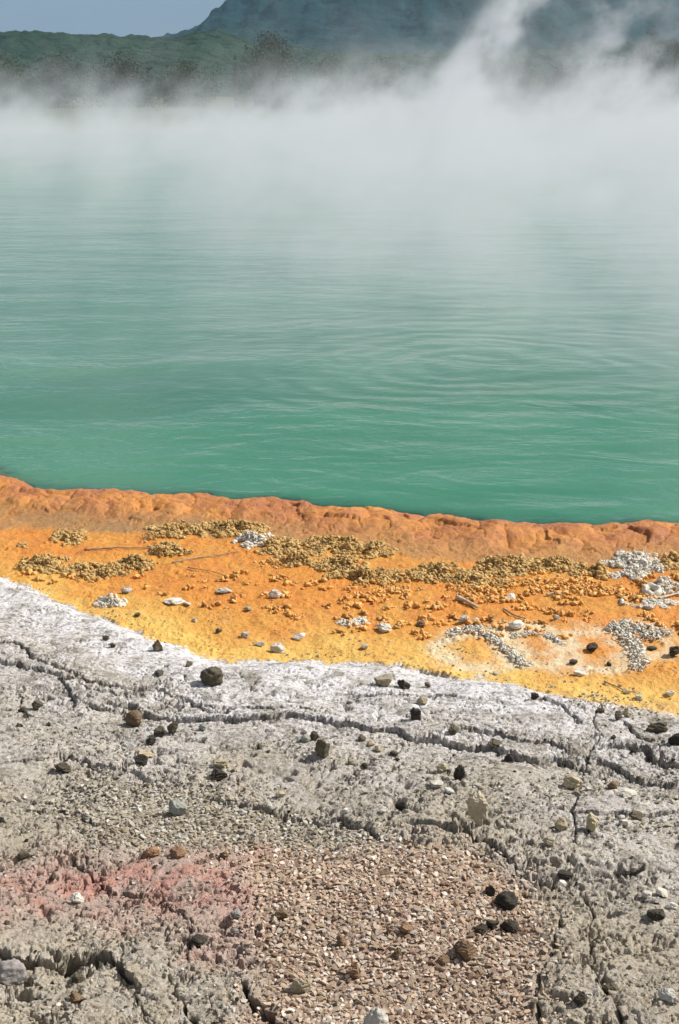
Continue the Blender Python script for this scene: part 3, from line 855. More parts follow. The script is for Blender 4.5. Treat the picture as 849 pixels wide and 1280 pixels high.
    (594, 778, 11, 7, 'white', 'small white stone touching the pale stone below the stick', dict(cat='stone', name='stone')),
    (646, 788, 19, 13, 'white', 'white rounded stone at the end of the curved twig', dict(cat='stone', name='stone', ang=0.2)),
    (638, 749, 16, 9, 'white', 'white stone among the orange nodules right of the stick', dict(cat='stone', name='stone')),
    (695, 775, 10, 8, 'greygreen', 'small grey stone on the orange at right', dict(cat='stone', name='stone')),
    (742, 815, 18, 13, 'black', 'black angular stone in the pale ringed patch', dict(cat='stone', name='stone', ang=0.9)),
    (718, 830, 11, 8, 'dark', 'little dark stone left below the black angular one', dict(cat='stone', name='stone')),
    (727, 845, 20, 10, 'white', 'flat white stone near the right end of the yellow', dict(cat='stone', name='stone', ang=0.8)),
    (762, 831, 8, 6, 'black', 'tiny black pebble right of the flat white stone', dict(cat='stone', name='stone')),
    (845, 822, 18, 18, 'black', 'black stone on the orange cut by the right edge of the photo', dict(cat='stone', name='stone')),
    (815, 813, 14, 8, 'dark', 'dark low stone beside the branching white crust', dict(cat='stone', name='stone')),
    (812, 762, 14, 8, 'white', 'white stone below the cup shaped crust at right', dict(cat='stone', name='stone')),
    (620, 842, 8, 6, 'pale', 'tiny pale stone where the orange meets the grey', dict(cat='stone', name='stone')),
    (455, 812, 10, 8, 'pale', 'tiny pale stone on the yellow near the centre grey edge', dict(cat='stone', name='stone')),
    (172, 772, 8, 6, 'dark', 'tiny dark stone on the yellow at left', dict(cat='stone', name='stone')),
    (243, 777, 8, 6, 'pale', 'tiny pale stone below the flat white flake', dict(cat='stone', name='stone')),
    (273, 790, 9, 7, 'dark', 'tiny dark stone on the yellow above the grey edge at left', dict(cat='stone', name='stone')),
    (306, 797, 12, 9, 'pale', 'small pale stone right of the tiny dark one on yellow', dict(cat='stone', name='stone')),
    (800, 872, 12, 8, 'pale', 'pale pebble on the speckled ground at the right edge of the orange', dict(cat='stone', name='stone')),
    (783, 866, 10, 7, 'tan', 'tan pebble left of the pale one at the right edge of the orange', dict(cat='stone', name='stone')),
    (838, 868, 13, 9, 'white', 'white pebble close to the right border below the orange', dict(cat='stone', name='stone')),
]
for r_ in ROCKS:
    place_rock(*r_[:6], **r_[6])
RXY = [(gp(r_[0], r_[1]), r_[2] * px_size(0, gp(r_[0], r_[1])[1])) for r_ in ROCKS]


# little dark pebbles strewn over the grey rock
pebs = [rock_mesh('pebble', 1.0, 0.85, 0.75, 500 + k, 0.8, 2) for k in range(6)]
for k, me in enumerate(pebs): me.materials.append(M['dark' if k % 2 else 'black'])
r = np.random.RandomState(321)
PB = [(r.uniform(-5, 855), r.uniform(880, 1275)) for _ in range(400)]
PB = [p for p in PB if noise(np.array([p[0] / 90]), np.array([p[1] / 60]), 12)[0] > -0.05 and p[1] > 850 + 0.05 * p[0]][:130]
PW = gp_many(PB); PZ = hz(PW[:, 0], PW[:, 1])
for k, (w_, z_) in enumerate(zip(PW, PZ)):
    ob = bpy.data.objects.new('pebble', pebs[k % 6]); col.objects.link(ob)
    s_ = r.uniform(3.5, 9) * px_size(0, w_[1]) * (0.7 if r.rand() < 0.6 else 1.1)
    ob.scale = (s_, s_, s_); ob.rotation_euler = (r.uniform(-.4, .4), r.uniform(-.4, .4), r.uniform(0, 6.28))
    ob.location = (w_[0], w_[1], z_ - 0.12 * s_)
    tag(ob, 'little dark pebble lying loose on the cracked grey rock', 'pebble', 'little dark pebbles on the grey rock')


# the cup shaped stone: a ring with a dark hollow
def cup():
    x, y = gp(814, 745)
    n1, n2 = 28, 12
    R0, r0 = 0.024, 0.011
    vs = []
    for i in range(n1):
        a = 2 * math.pi * i / n1
        for j in range(n2):
            b = 2 * math.pi * j / n2
            rr = R0 + r0 * math.cos(b) * (1 + 0.2 * math.sin(3 * a + 1))
            vs.append((rr * math.cos(a), rr * math.sin(a), 0.014 + 0.018 * math.sin(b) * (1 + 0.2 * math.sin(5 * a))))
    fs = [[i * n2 + j, ((i + 1) % n1) * n2 + j, ((i + 1) % n1) * n2 + (j + 1) % n2, i * n2 + (j + 1) % n2] for i in range(n1) for j in range(n2)]
    ob = link('mineral_cup', np_mesh('mineral_cup', np.array(vs), np.array(fs)), M['crust_white'])
    ob.location = (x, y, float(hz(x, y)[0])); ob.rotation_euler = (0.35, 0, 0)
    tag(ob, 'white ring shaped cup of crust with dark hollow by the right edge', 'mineral crust')


cup()


# ------------------------------------------------------------------ knobbly crust
def nubs(pts_, rads, name, mat, jit=0.42, sub=1, squash=0.85):
    v0, f0 = ICO[sub]
    V = []; Fc = []
    r = np.random.RandomState(len(pts_) + int(abs(pts_[0][0]) * 1000))
    for i, (p, rd) in enumerate(zip(pts_, rads)):
        v = v0 * (1 + jit * r.normal(size=(len(v0), 1)) * 0.75).clip(0.35, 2.2)
        v = v * (1 + 0.38 * r.normal(size=3)).clip(0.4, 2.0) * rd
        v[:, 2] *= squash
        V.append(v + np.array(p)); Fc.append(f0 + i * len(v0))
    return np_mesh(name, np.concatenate(V), np.concatenate(Fc), True)


def crust(cx, cy, w, h, mat, label, nn=None, rmin=0.005, rmax=0.012, pile=0.035, poly=None, hgroup=None):
    r = np.random.RandomState(int(cx * 3 + cy))
    P = []
    if poly is None:
        n_ = nn or int(w * h * 0.16)
        for i in range(n_ * 3):
            a = r.rand() * 6.283; q = math.sqrt(r.rand())
            u, v = math.cos(a) * q, math.sin(a) * q
            px, py = cx + u * w * 0.58, cy + v * h * 0.52
            P.append((px, py, q))
    else:
        for i in range((nn or 100) * 3):
            t = r.rand() * (len(poly) - 1); k = int(t); t -= k
            a, b = poly[k], poly[k + 1]
            wd = w
            P.append((a[0] + (b[0] - a[0]) * t + r.normal() * wd * 0.5, a[1] + (b[1] - a[1]) * t + r.normal() * wd * 0.22, abs(r.normal()) * 0.5))
    W = gp_many(P); q = np.array([p[2] for p in P])
    # ragged outline: thin out by noise
    nz = fbm(W[:, 0], W[:, 1], 16, 3, int(cx)) * (0.15 if poly else 1.0) - (q - 0.45) * 0.9
    keep = np.argsort(-nz)[:len(P) * 11 // 20]
    W = W[keep]; q = q[keep]; nz = nz[keep]
    z0 = hz(W[:, 0], W[:, 1])
    cent = np.array([W[:, 0].mean(), W[:, 1].mean(), z0.mean()])
    hh = pile * np.clip(1 - q ** 2, 0.1, 1) * (0.25 + 0.75 * r.rand(len(W)))
    rd = rmin + (rmax - rmin) * r.rand(len(W)) ** 1.6
    pts_ = np.stack([W[:, 0], W[:, 1], z0 + hh * np.clip(0.4 + nz, 0.15, 1.2)], 1) - cent
    nb = max(6, len(W) // 9); sel = r.permutation(len(W))[:nb]
    basep = np.stack([W[sel, 0], W[sel, 1], z0[sel] + 0.15 * hh[sel]], 1) - cent
    pts_ = np.concatenate([pts_, basep]); rd = np.concatenate([rd, rmax * r.uniform(0.9, 1.35, nb)])
    me = nubs(pts_, rd, 'mineral_crust', mat)
    ob = link('mineral_crust', me, M[mat]); ob.location = cent
    # fill stalks so that no nub floats: a lower core of larger nubs
    tag(ob, label, 'mineral crust', hgroup)
    return ob


CRUSTS = [
    (88, 672, 40, 22, 'crust', 'small yellow knobbly crust island left, near the water rim'),
    (30, 683, 14, 8, 'crust', 'tiny crust knob left of the small knobbly island'),
    (58, 706, 62, 24, 'crust', 'brown knobbly crust heap at the far left beside the grey rock'),
    (118, 714, 80, 18, 'crust', 'knobbly crust strip right of the far left heap'),
    (170, 708, 50, 16, 'crust', 'knobbly crust strip with pale top between the left strip and long ridge'),
    (208, 688, 50, 16, 'crust', 'crust knobs trailing below the left end of the long ridge'),
    (225, 664, 86, 18, 'crust', 'left end of the long knobbly yellow ridge along the rim'),
    (290, 660, 80, 18, 'crust', 'second stretch of the long knobbly yellow ridge from the left'),
    (318, 676, 46, 20, 'crust_white', 'white topped crust patch on the long yellow ridge'),
    (350, 684, 70, 22, 'crust', 'crust heap right of the white topped patch'),
    (415, 683, 80, 26, 'crust', 'dense yellow crust heap at the middle of the ridge'),
    (465, 688, 50, 20, 'crust', 'right end of the middle yellow crust heap beside the wet strip'),
    (370, 702, 60, 14, 'crust', 'thin crust knobs below the middle heap at left'),
    (425, 706, 60, 20, 'crust', 'crust heap just below the dense middle one'),
    (455, 722, 90, 20, 'crust', 'broad low crust heap below the middle ridge'),
    (505, 716, 50, 12, 'crust', 'flat crust strip in front of the wet strip'),
    (480, 738, 60, 18, 'nodule', 'orange knobs at the foot of the broad low heap'),
    (548, 716, 56, 26, 'crust', 'yellow crust heap right of the wet strip'),
    (590, 724, 40, 20, 'crust', 'low crust heap with pale top left of the twisted ridge'),
    (632, 708, 70, 26, 'crust', 'dense yellow crust ridge right of centre'),
    (690, 706, 70, 20, 'crust', 'crust ridge between the dense one and the white dome'),
    (740, 716, 50, 14, 'crust', 'dark yellow crust directly left of the white dome'),
    (620, 730, 80, 12, 'crust', 'thin row of knobs under the dense right ridge'),
    (792, 708, 80, 32, 'crust_white', 'white knobbly dome of crust at right'),
    (836, 704, 40, 20, 'crust', 'yellow crust right of the white dome at the border'),
    (832, 736, 50, 20, 'crust_white', 'grey white crust behind the ring shaped cup'),
    (815, 755, 70, 12, 'crust_white', 'pale thin crust strip below the ring shaped cup'),
    (138, 753, 36, 14, 'crust_white', 'low pale crust patch on the yellow at left'),
    (446, 777, 44, 12, 'crust_white', 'low white crust patch in the middle of the yellow flat'),
    (375, 772, 22, 8, 'nodule', 'small knobby orange patch left of the low white crust'),
    (600, 745, 60, 16, 'nodule', 'orange knobs around the pale stick'),
    (690, 735, 60, 14, 'nodule', 'orange knobs below the right crust ridge'),
    (345, 706, 60, 14, 'nodule', 'orange knobs under the crust beside the white topped patch'),
]
for c in CRUSTS:
    low = c[4] == 'nodule' or c[3] <= 12
    crust(*c, pile=0.010 if low else 0.036, rmin=0.0024, rmax=0.0058 if low else 0.0078, nn=int(c[2] * 1.15 * c[3] * (0.12 if c[4] == 'nodule' else 0.50)))
crust(620, 800, 9, 0, 'crust_white', 'grey white crust ridge slanting across the pale ringed patch', nn=330, pile=0.018, rmin=.0025, rmax=.006,
      poly=[(560, 796), (585, 787), (605, 793), (622, 805), (640, 818), (658, 832)])
crust(785, 800, 12, 0, 'crust_white', 'branching grey white crust standing on the orange at right', nn=520, pile=0.022, rmin=.0025, rmax=.006,
      poly=[(800, 838), (796, 812), (783, 796), (770, 784), (790, 782), (812, 796), (835, 792)])
crust(705, 795, 5, 0, 'crust_white', 'thin arc of pale crust right of the slanting ridge', nn=160, pile=0.009, rmin=.002, rmax=.0045,
      poly=[(640, 796), (665, 791), (690, 796), (702, 806)])

for q_ in [
    ([(180, 676), (215, 664), (260, 660), (310, 668), (350, 680), (400, 682), (450, 688), (488, 692)], 'long ragged ridge of yellow brown crust joining the heaps behind the flat', 700, 9),
    ([(25, 708), (60, 712), (105, 718), (150, 712), (190, 706)], 'low ragged crust line along the far left heaps', 330, 8),
    ([(395, 706), (440, 716), (500, 722), (560, 726), (610, 716), (680, 710), (755, 712)], 'long ragged crust ridge joining the right heaps', 700, 9),
    ([(190, 690), (215, 694), (240, 690)], 'short crust line under the left end of the ridge', 90, 6),
    ([(560, 736), (610, 738), (660, 728), (720, 730), (760, 742), (800, 748)], 'thin orange brown crust line below the right ridge', 260, 12),
]:
    crust(q_[0][0][0], q_[0][0][1], q_[3], 0, 'crust' if 'orange' not in q_[1] else 'nodule', q_[1], nn=q_[2], pile=0.018, rmin=.0024, rmax=.0065, poly=q_[0])

# scattered nodules on the orange flat: individual little knobs
protos = []
for k in range(5):
    r = np.random.RandomState(k)
    npt = 7
    P = np.stack([r.normal(size=npt) * 0.008, r.normal(size=npt) * 0.007, np.abs(r.normal(size=npt)) * 0.004 + 0.002], 1)
    me = nubs(list(P), 0.004 + 0.0035 * r.rand(npt), 'mineral_nodule', 'nodule')
    me.materials.append(M['nodule'])
    protos.append(me)
r = np.random.RandomState(99)
NP_ = []
while len(NP_) < 290:
    px = r.uniform(0, 870); py = r.uniform(715, 800)
    lim = np.interp(px, [0, 100, 200, 430, 640, 849], [722, 740, 745, 795, 800, 812])
    if py > lim: continue
    wgt = 0.25 + 0.75 * (px / 849)
    if py > 770: wgt *= 0.4
    if r.rand() > wgt: continue
    if fbm(np.array([px / 60]), np.array([py / 25]), 1.0, 2, 3)[0] < -0.12: continue
    NP_.append((px, py))
W = gp_many(NP_)
Z = hz(W[:, 0], W[:, 1])
for i, (w_, z_) in enumerate(zip(W, Z)):
    ob = bpy.data.objects.new('mineral_nodule', protos[i % 5]); col.objects.link(ob)
    ob.location = (w_[0], w_[1], z_ - 0.001); s = r.uniform(0.5, 1.5)
    ob.scale = (s, s, s); ob.rotation_euler = (0, 0, r.uniform(0, 6.28))
    tag(ob, 'tiny orange mineral knob dotted over the orange flat', 'mineral nodule', 'orange knobs dotted over the flat')


# ------------------------------------------------------------------ twigs
def twig(pl, rad, mat, label, lift=0.006):
    pts_ = []
    for (a, b) in pl:
        x, y = gp(a, b); pts_.append(Vector((x, y, float(hz(x, y)[0]) + lift)))
    # resample
    Q = []
    for i in range(len(pts_) - 1):
        for k in range(6):
            Q.append(pts_[i].lerp(pts_[i + 1], k / 6))
    Q.append(pts_[-1])
    vs = []; nseg = 8
    rr = random.Random(int(pl[0][0]))
    for i, p in enumerate(Q):
        t = (Q[min(i + 1, len(Q) - 1)] - Q[max(i - 1, 0)]).normalized()
        s = t.cross(Vector((0, 0, 1))).normalized(); u = s.cross(t)
        ra = rad * (1.1 - 0.6 * i / len(Q)) * rr.uniform(0.85, 1.15)
        for j in range(nseg):
            a = 2 * math.pi * j / nseg
            vs.append(p + s * math.cos(a) * ra + u * math.sin(a) * ra)
    c0 = sum(Q, Vector()) / len(Q)
    fs = [[i * nseg + j, (i + 1) * nseg + j, (i + 1) * nseg + (j + 1) % nseg, i * nseg + (j + 1) % nseg] for i in range(len(Q) - 1) for j in range(nseg)]
    bm = bmesh.new()
    bv = [bm.verts.new(v - c0) for v in vs]
    for f in fs: bm.faces.new([bv[k] for k in f]).smooth = True
    bm.faces.new(bv[:nseg][::-1]); bm.faces.new(bv[-nseg:])
    bmesh.ops.recalc_face_normals(bm, faces=bm.faces)
    me = bpy.data.meshes.new('twig'); bm.to_mesh(me); bm.free()
    ob = link('twig', me, M[mat]); ob.location = c0
    tag(ob, label, 'twig')


twig([(571, 750), (584, 756), (598, 763)], .008, 'wood_pale', 'short thick pale stick on the orange nodules', 0.008)
twig([(630, 763), (640, 770), (648, 774), (658, 776)], .0035, 'wood', 'thin curved brown twig ending at the white rounded stone')
twig([(683, 744), (694, 743), (705, 746)], .005, 'wood_pale', 'pale stick lying level among the right orange knobs')
twig([(755, 854), (778, 862), (800, 867)], .0022, 'wood', 'thin straight dark twig where orange meets grey at right')
twig([(105, 689), (145, 687), (188, 686)], .0035, 'wood', 'long thin dark twig in the wet strip at left')
twig([(215, 706), (245, 700), (275, 695), (300, 690)], .003, 'wood', 'long slanting twig running up to the white topped crust')
twig([(85, 714), (95, 722), (100, 728)], .003, 'wood', 'short dark twig below the left crust strip')
twig([(235, 712), (262, 716), (285, 722)], .0022, 'wood', 'fine reddish twig below the long slanting one')
twig([(812, 752), (832, 748), (850, 742)], .005, 'wood_pale', 'pale curved stick in front of the grey white crust at right')


# ------------------------------------------------------------------ gravel
def hull_chip(seed):
    r = np.random.RandomState(seed)
    bm = bmesh.new()
    for _ in range(r.randint(9, 15)):
        p = r.normal(size=3); p /= np.linalg.norm(p); p *= (0.85 + 0.2 * r.rand())
        bm.verts.new(p * np.array([1.0, 0.78, 0.5]))
    res = bmesh.ops.convex_hull(bm, input=bm.verts)
    bmesh.ops.delete(bm, geom=[g for g in res['geom_interior'] if isinstance(g, bmesh.types.BMVert)], context='VERTS')
    bmesh.ops.triangulate(bm, faces=bm.faces)
    bmesh.ops.recalc_face_normals(bm, faces=bm.faces)
    bm.verts.ensure_lookup_table(); bm.verts.index_update()
    v = np.array([q.co[:] for q in bm.verts]); f = np.array([[q.index for q in p.verts] for p in bm.faces])
    bm.free()
    return v, f


CHIPS = [hull_chip(s) for s in range(14)]


def in_poly(x, y, P):
    ins = False; n = len(P)
    for i in range(n):
        x1, y1 = P[i]; x2, y2 = P[(i + 1) % n]
        if (y1 > y) != (y2 > y) and x < (x2 - x1) * (y - y1) / (y2 - y1) + x1: ins = not ins
    return ins


G_ALL = []   # x, y, r, zone


def scatter(P, r0, r1, tries, zone, dens=1.0, over=0.80, grid={}, nfun=None):
    xs = [p[0] for p in P]; ys = [p[1] for p in P]
    rr = np.random.RandomState(int(tries + r0 * 1e5))
    cs = 0.025
    for t in range(tries):
        x = rr.uniform(min(xs) - 0.07, max(xs) + 0.07); y = rr.uniform(min(ys) - .09, max(ys) + .09)
        w_j = rr.choice([0.5, 1.0, 2.2]); jx, jy = x + rr.normal() * 0.02 * w_j, y + rr.normal() * 0.026 * w_j
        if not in_poly(jx, jy, P): continue
        if nfun is not None and not nfun(x, y, rr): continue
        q = 1 - t / tries
        rad = r0 + (r1 - r0) / max(1.0, w_j * 0.8) * (q ** 2.0) * rr.uniform(0.7, 1.0)
        gx, gy = int(x // cs), int(y // cs); ok = True
        for a in (-1, 0, 1):
            for b in (-1, 0, 1):
                for (ox, oy, orr) in grid.get((gx + a, gy + b), ()):
                    if (ox - x) ** 2 + (oy - y) ** 2 < ((orr + rad) * over) ** 2: ok = False; break
                if not ok: break
            if not ok: break
        if not ok: continue
        if any((cx - x) ** 2 + (cy + s_ * .25 - y) ** 2 < (s_ * 0.45) ** 2 for (cx, cy), s_ in RXY): continue
        grid.setdefault((gx, gy), []).append((x, y, rad))
        G_ALL.append((x, y, rad, zone))


def nclump(sc_, th, seed):
    def f(x, y, rr):
        return noise(np.array([x * sc_]), np.array([y * sc_]), seed)[0] + rr.uniform(-0.25, 0.25) > th
    return f


scatter(GRAV_A, 0.0026, 0.0112, 75000, 'a', over=0.62)
scatter(GRAV_B, 0.0034, 0.0105, 30000, 'b', over=0.64)
scatter(GRAV_C, 0.004, 0.013, 4000, 'b', nfun=nclump(8, 0.05, 5))
scatter(GRAV_D, 0.004, 0.010, 700, 'b')
WIDE = [gp(*p) for p in [(-60, 900), (300, 915), (560, 950), (900, 960), (900, 1310), (-60, 1310)]]
scatter(WIDE, 0.0022, 0.0075, 26000, 'b', nfun=nclump(6, 0.10, 8))
LOWER = [gp(*p) for p in [(0, 1225), (160, 1240), (200, 1310), (-30, 1310)]]
scatter(LOWER, 0.003, 0.009, 1500, 'b', nfun=nclump(9, 0.0, 18))
BANDE = [gp(*p) for p in [(0, 712), (75, 738), (180, 778), (260, 804), (400, 812), (520, 818), (660, 838), (849, 868), (849, 890), (660, 858), (520, 834), (400, 828), (260, 818), (180, 796), (75, 756), (0, 728)]]
scatter(BANDE, 0.0024, 0.0085, 7000, 'b', nfun=nclump(7, 0.10, 48))
FLAT = [gp(*p) for p in [(150, 745), (849, 770), (849, 860), (640, 835), (300, 812)]]
scatter(FLAT, 0.0022, 0.0070, 3500, 'b', nfun=nclump(6, 0.28, 58))
EDGE = [gp(*p) for p in [(680, 860), (849, 880), (900, 905), (849, 900), (760, 896), (700, 880)]]
scatter(EDGE, 0.003, 0.009, 2500, 'b', nfun=nclump(7, 0.0, 28))
GX = np.array([g[0] for g in G_ALL]); GY = np.array([g[1] for g in G_ALL]); GR = np.array([g[2] for g in G_ALL])
GZ = hz(GX, GY)
print('gravel', len(G_ALL))
visible = (GY > 2.25) & (np.abs(GX) < 0.232 * np.hypot(GY, CAM_H))
score = np.where(visible, GR / np.hypot(GY, CAM_H), 0)
order = np.argsort(-score)
chip_mesh = {}


def gravel_label(x, zone):
    if zone == 'a':
        return 'small angular pinkish tan stone chip in the loose gravel patch', 'chips of the pink gravel patch'
    return 'small angular grey tan stone chip loose on the grey rock', 'loose chips on the grey rock'


rr = np.random.RandomState(5)
for k in order[:300]:
    zone = G_ALL[k][3]; ci = rr.randint(14); pal = ('g' if zone == 'a' else 'h') + str(rr.randint(8))
    key = (ci, pal)
    if key not in chip_mesh:
        v, f = CHIPS[ci]
        me = np_mesh('gravel_chip', v, f, False); me.materials.append(M[pal]); chip_mesh[key] = me
    ob = bpy.data.objects.new('gravel_chip', chip_mesh[key]); col.objects.link(ob)
    rd = GR[k]
    ob.scale = (rd, rd, rd)
    ob.rotation_euler = (rr.normal() * 0.25, rr.normal() * 0.25, rr.uniform(0, 6.28))
    ob.location = (GX[k], GY[k], GZ[k] + rd * 0.36)
    lb, gr = gravel_label(GX[k], zone)
    tag(ob, lb, 'gravel chip', gr)
VV = []; FF = []; CC = []; base = 0
for k in order[300:]:
    zone = G_ALL[k][3]; v, f = CHIPS[rr.randint(14)]
    rd = GR[k]
    mt = Matrix.Rotation(rr.uniform(0, 6.28), 3, 'Z') @ Matrix.Rotation(rr.normal() * 0.3, 3, 'X') @ Matrix.Rotation(rr.normal() * 0.3, 3, 'Y')
    vv = v @ np.array(mt).T * rd + np.array([GX[k], GY[k], GZ[k] + rd * 0.30])
    VV.append(vv); FF.append(f + base); base += len(v)
    c = np.array((GT if zone == 'a' else GT2)[rr.randint(8)]) * rr.uniform(0.8, 1.2)
    CC.append(np.repeat(np.append(c, 1)[None], len(v), 0))
me = np_mesh('gravel', np.concatenate(VV), np.concatenate(FF), False)
a = me.color_attributes.new('tint', 'FLOAT_COLOR', 'POINT'); a.data.foreach_set('color', np.concatenate(CC).astype(np.float32).ravel())
tag(link('gravel', me, M['gravel_mass']), 'finer loose gravel filling the patches on the grey rock', 'gravel', kind='stuff')


# ------------------------------------------------------------------ hills
def hill_mat(name, c1, c2, c3, s=1.0):
    n = NT(name)
    o_ = n.obj()
    a = n.noise(o_, 0.02 * s, 5, 0.6); b = n.noise(o_, 0.16 * s, 5, 0.7); v = n.n('ShaderNodeTexVoronoi'); n.put(v.inputs['Vector'], o_); v.inputs['Scale'].default_value = 0.22 * s
    c = n.mix(n.mr(a, 0.35, 0.65), c1, c2)
    c = n.mix(n.mr(b, 0.5, 0.7, 0, 0.8), c, c3)
    n.bsdf(c, 0.9, 0.1, n.math('SUBTRACT', b, n.math('MULTIPLY', v.outputs['Distance'], 0.5)), 3.0, 1.0)
    return n.m


def hill(name, prof, y0, depth, mat, label, seed, nx=1400, ny=110, rough=1.0, xpad=0.3):
    """ridge whose skyline passes through the pixels of prof, as a real mound of the given depth"""
    pts_ = [at_y(px, py, y0) for px, py in prof]
    xs = np.array([p[0] for p in pts_]); zs = np.array([p[2] for p in pts_])
    x = np.linspace(xs[0], xs[-1], nx)
    t = np.linspace(-1, 1, ny)
    Xg, Tg = np.meshgrid(x, t)
    Zr = np.interp(Xg, xs, zs)
    prof_t = np.exp(-(Tg / 0.42) ** 2) if False else (np.cos(np.clip(Tg, -1, 1) * math.pi / 2) ** 1.4)
    Yg = y0 + Tg * depth
    nz = fbm(Xg.ravel(), Yg.ravel(), 2.2 / depth, 4, seed).reshape(Xg.shape)
    n2 = fbm(Xg.ravel(), Yg.ravel(), 18 / depth, 4, seed + 3).reshape(Xg.shape)
    Z = Zr * prof_t * (1 + 0.22 * nz * (1 - prof_t)) + rough * n2 * prof_t ** 0.5 - 1.0 * (1 - prof_t)
    idx = np.arange(nx * ny).reshape(ny, nx)
    f = np.stack([idx[:-1, :-1], idx[:-1, 1:], idx[1:, 1:], idx[1:, :-1]], -1).reshape(-1, 4)
    me = np_mesh(name, np.stack([Xg, Yg, Z], -1).reshape(-1, 3), f)
    tag(link(name, me, mat), label, kind='structure')


hill('mountain', [(-900, 60), (-300, 80), (60, 75), (200, 55), (258, 40), (268, 34), (276, 22), (281, 13), (296, 9), (315, 2), (360, -18), (450, -40), (560, -48), (660, -36), (740, -22), (790, -4), (815, 4), (850, 14),
                  (950, 36), (1200, 60), (1700, 80)],
     900, 320, hill_mat('mountain_bush', (0.003, 0.028, 0.036), (0.007, 0.042, 0.042), (0.002, 0.014, 0.020), 0.5), 'steep bush covered mountain behind the lake', 3, rough=5.0)
hill('hillside', [(-900, 60), (-300, 40), (0, 43), (60, 44), (130, 46), (180, 51), (212, 51), (240, 47), (275, 40), (300, 50), (340, 60), (420, 66), (500, 70), (600, 68), (700, 62), (800, 58), (900, 52), (1200, 40), (1700, 60)],
     330, 110, hill_mat('hillside_bush', (0.012, 0.038, 0.024), (0.022, 0.055, 0.032), (0.007, 0.020, 0.015), 1.2), 'lower green hillside beyond the lake', 8, rough=1.0)


# ------------------------------------------------------------------ trees on the far side
def leaf_mat(name, c1, c2):
    n = NT(name)
    a = n.noise(n.obj(), 1.2, 3, 0.6)
    n.bsdf(n.mix(n.mr(a, 0.35, 0.65), c1, c2), 0.7, 0.2)
    return n.m


LM = [leaf_mat('dark_leaves', (0.020, 0.036, 0.016), (0.04, 0.065, 0.025)), leaf_mat('green_leaves', (0.03, 0.055, 0.02), (0.055, 0.09, 0.03))]
BARK = NT('bark'); BARK.bsdf((0.09, 0.07, 0.05), 0.9, 0.1); BARK = BARK.m


def tree(px, top, y, wpx, kind, mat, label, group, name='tree', bushy=False):
    x, _, zt = at_y(px, top, y)
    base = -0.2 if y < 200 else None
    m = y / F
    if y > 200:   # on the hillside ridge
        base = zt - 6.5
    H = zt - base; Wd = wpx * m
    r = np.random.RandomState(int(px * 3 + y))
    root = bpy.data.objects.new(name, None); col.objects.link(root); root.location = (x, y, base)
    tag(root, label, 'tree' if not bushy else 'shrub', group)
    bm = bmesh.new()

    def limb(p0, p1, r0, r1):
        q = (p1 - p0); rot = q.to_track_quat('Z', 'Y').to_matrix().to_4x4()
        bmesh.ops.create_cone(bm, cap_ends=True, segments=7, radius1=r0, radius2=r1, depth=q.length, matrix=Matrix.Translation((p0 + p1) / 2) @ rot)
    limb(Vector((0, 0, 0)), Vector((0, 0, H * 0.8)), H * 0.03, H * 0.01)
    for i in range(7):
        a = r.rand() * 6.28; z = H * r.uniform(0.2, 0.6)
        limb(Vector((0, 0, z)), Vector((math.cos(a) * Wd * 0.33, math.sin(a) * Wd * 0.33, z + H * 0.2)), H * 0.012, H * 0.004)
    me = bpy.data.meshes.new('trunk'); bm.to_mesh(me); bm.free()
    link('trunk', me, BARK, root)
    # crown
    ncl = 70
    P = []
    for i in range(ncl):
        t = r.rand()
        if kind == 'conifer':
            z = H * (0.08 + 0.92 * t); rad = Wd * 0.5 * (1 - t) * math.sqrt(r.rand())
        else:
            z = H * (0.12 + 0.8 * t); rad = Wd * 0.5 * math.sqrt(max(0.05, 1 - (2 * t - 0.9) ** 2)) * math.sqrt(r.rand()) * r.uniform(.7, 1.1)
        a = r.rand() * 6.28
        c = np.array([math.cos(a) * rad, math.sin(a) * rad, z])
        k = 80
        cl = Wd * (0.06 if kind == 'conifer' else 0.10)
        P.append(c + r.normal(size=(k, 3)) * cl * np.array([1, 1, 0.7]))
    P = np.concatenate(P); P = P[P[:, 2] > 0.05]
    s = Wd * 0.016
    U = r.normal(size=P.shape); U /= np.linalg.norm(U, axis=1)[:, None]
    V_ = np.cross(U, r.normal(size=P.shape)); V_ /= np.linalg.norm(V_, axis=1)[:, None]
    sz = s * r.uniform(0.6, 1.5, size=(len(P), 1))
    q = np.stack([P - U * sz, P - V_ * sz * 0.6, P + U * sz, P + V_ * sz * 0.6], 1).reshape(-1, 3)
    f = np.arange(len(q)).reshape(-1, 4)
    link('crown', np_mesh('crown', q, f, False), LM[mat], root)


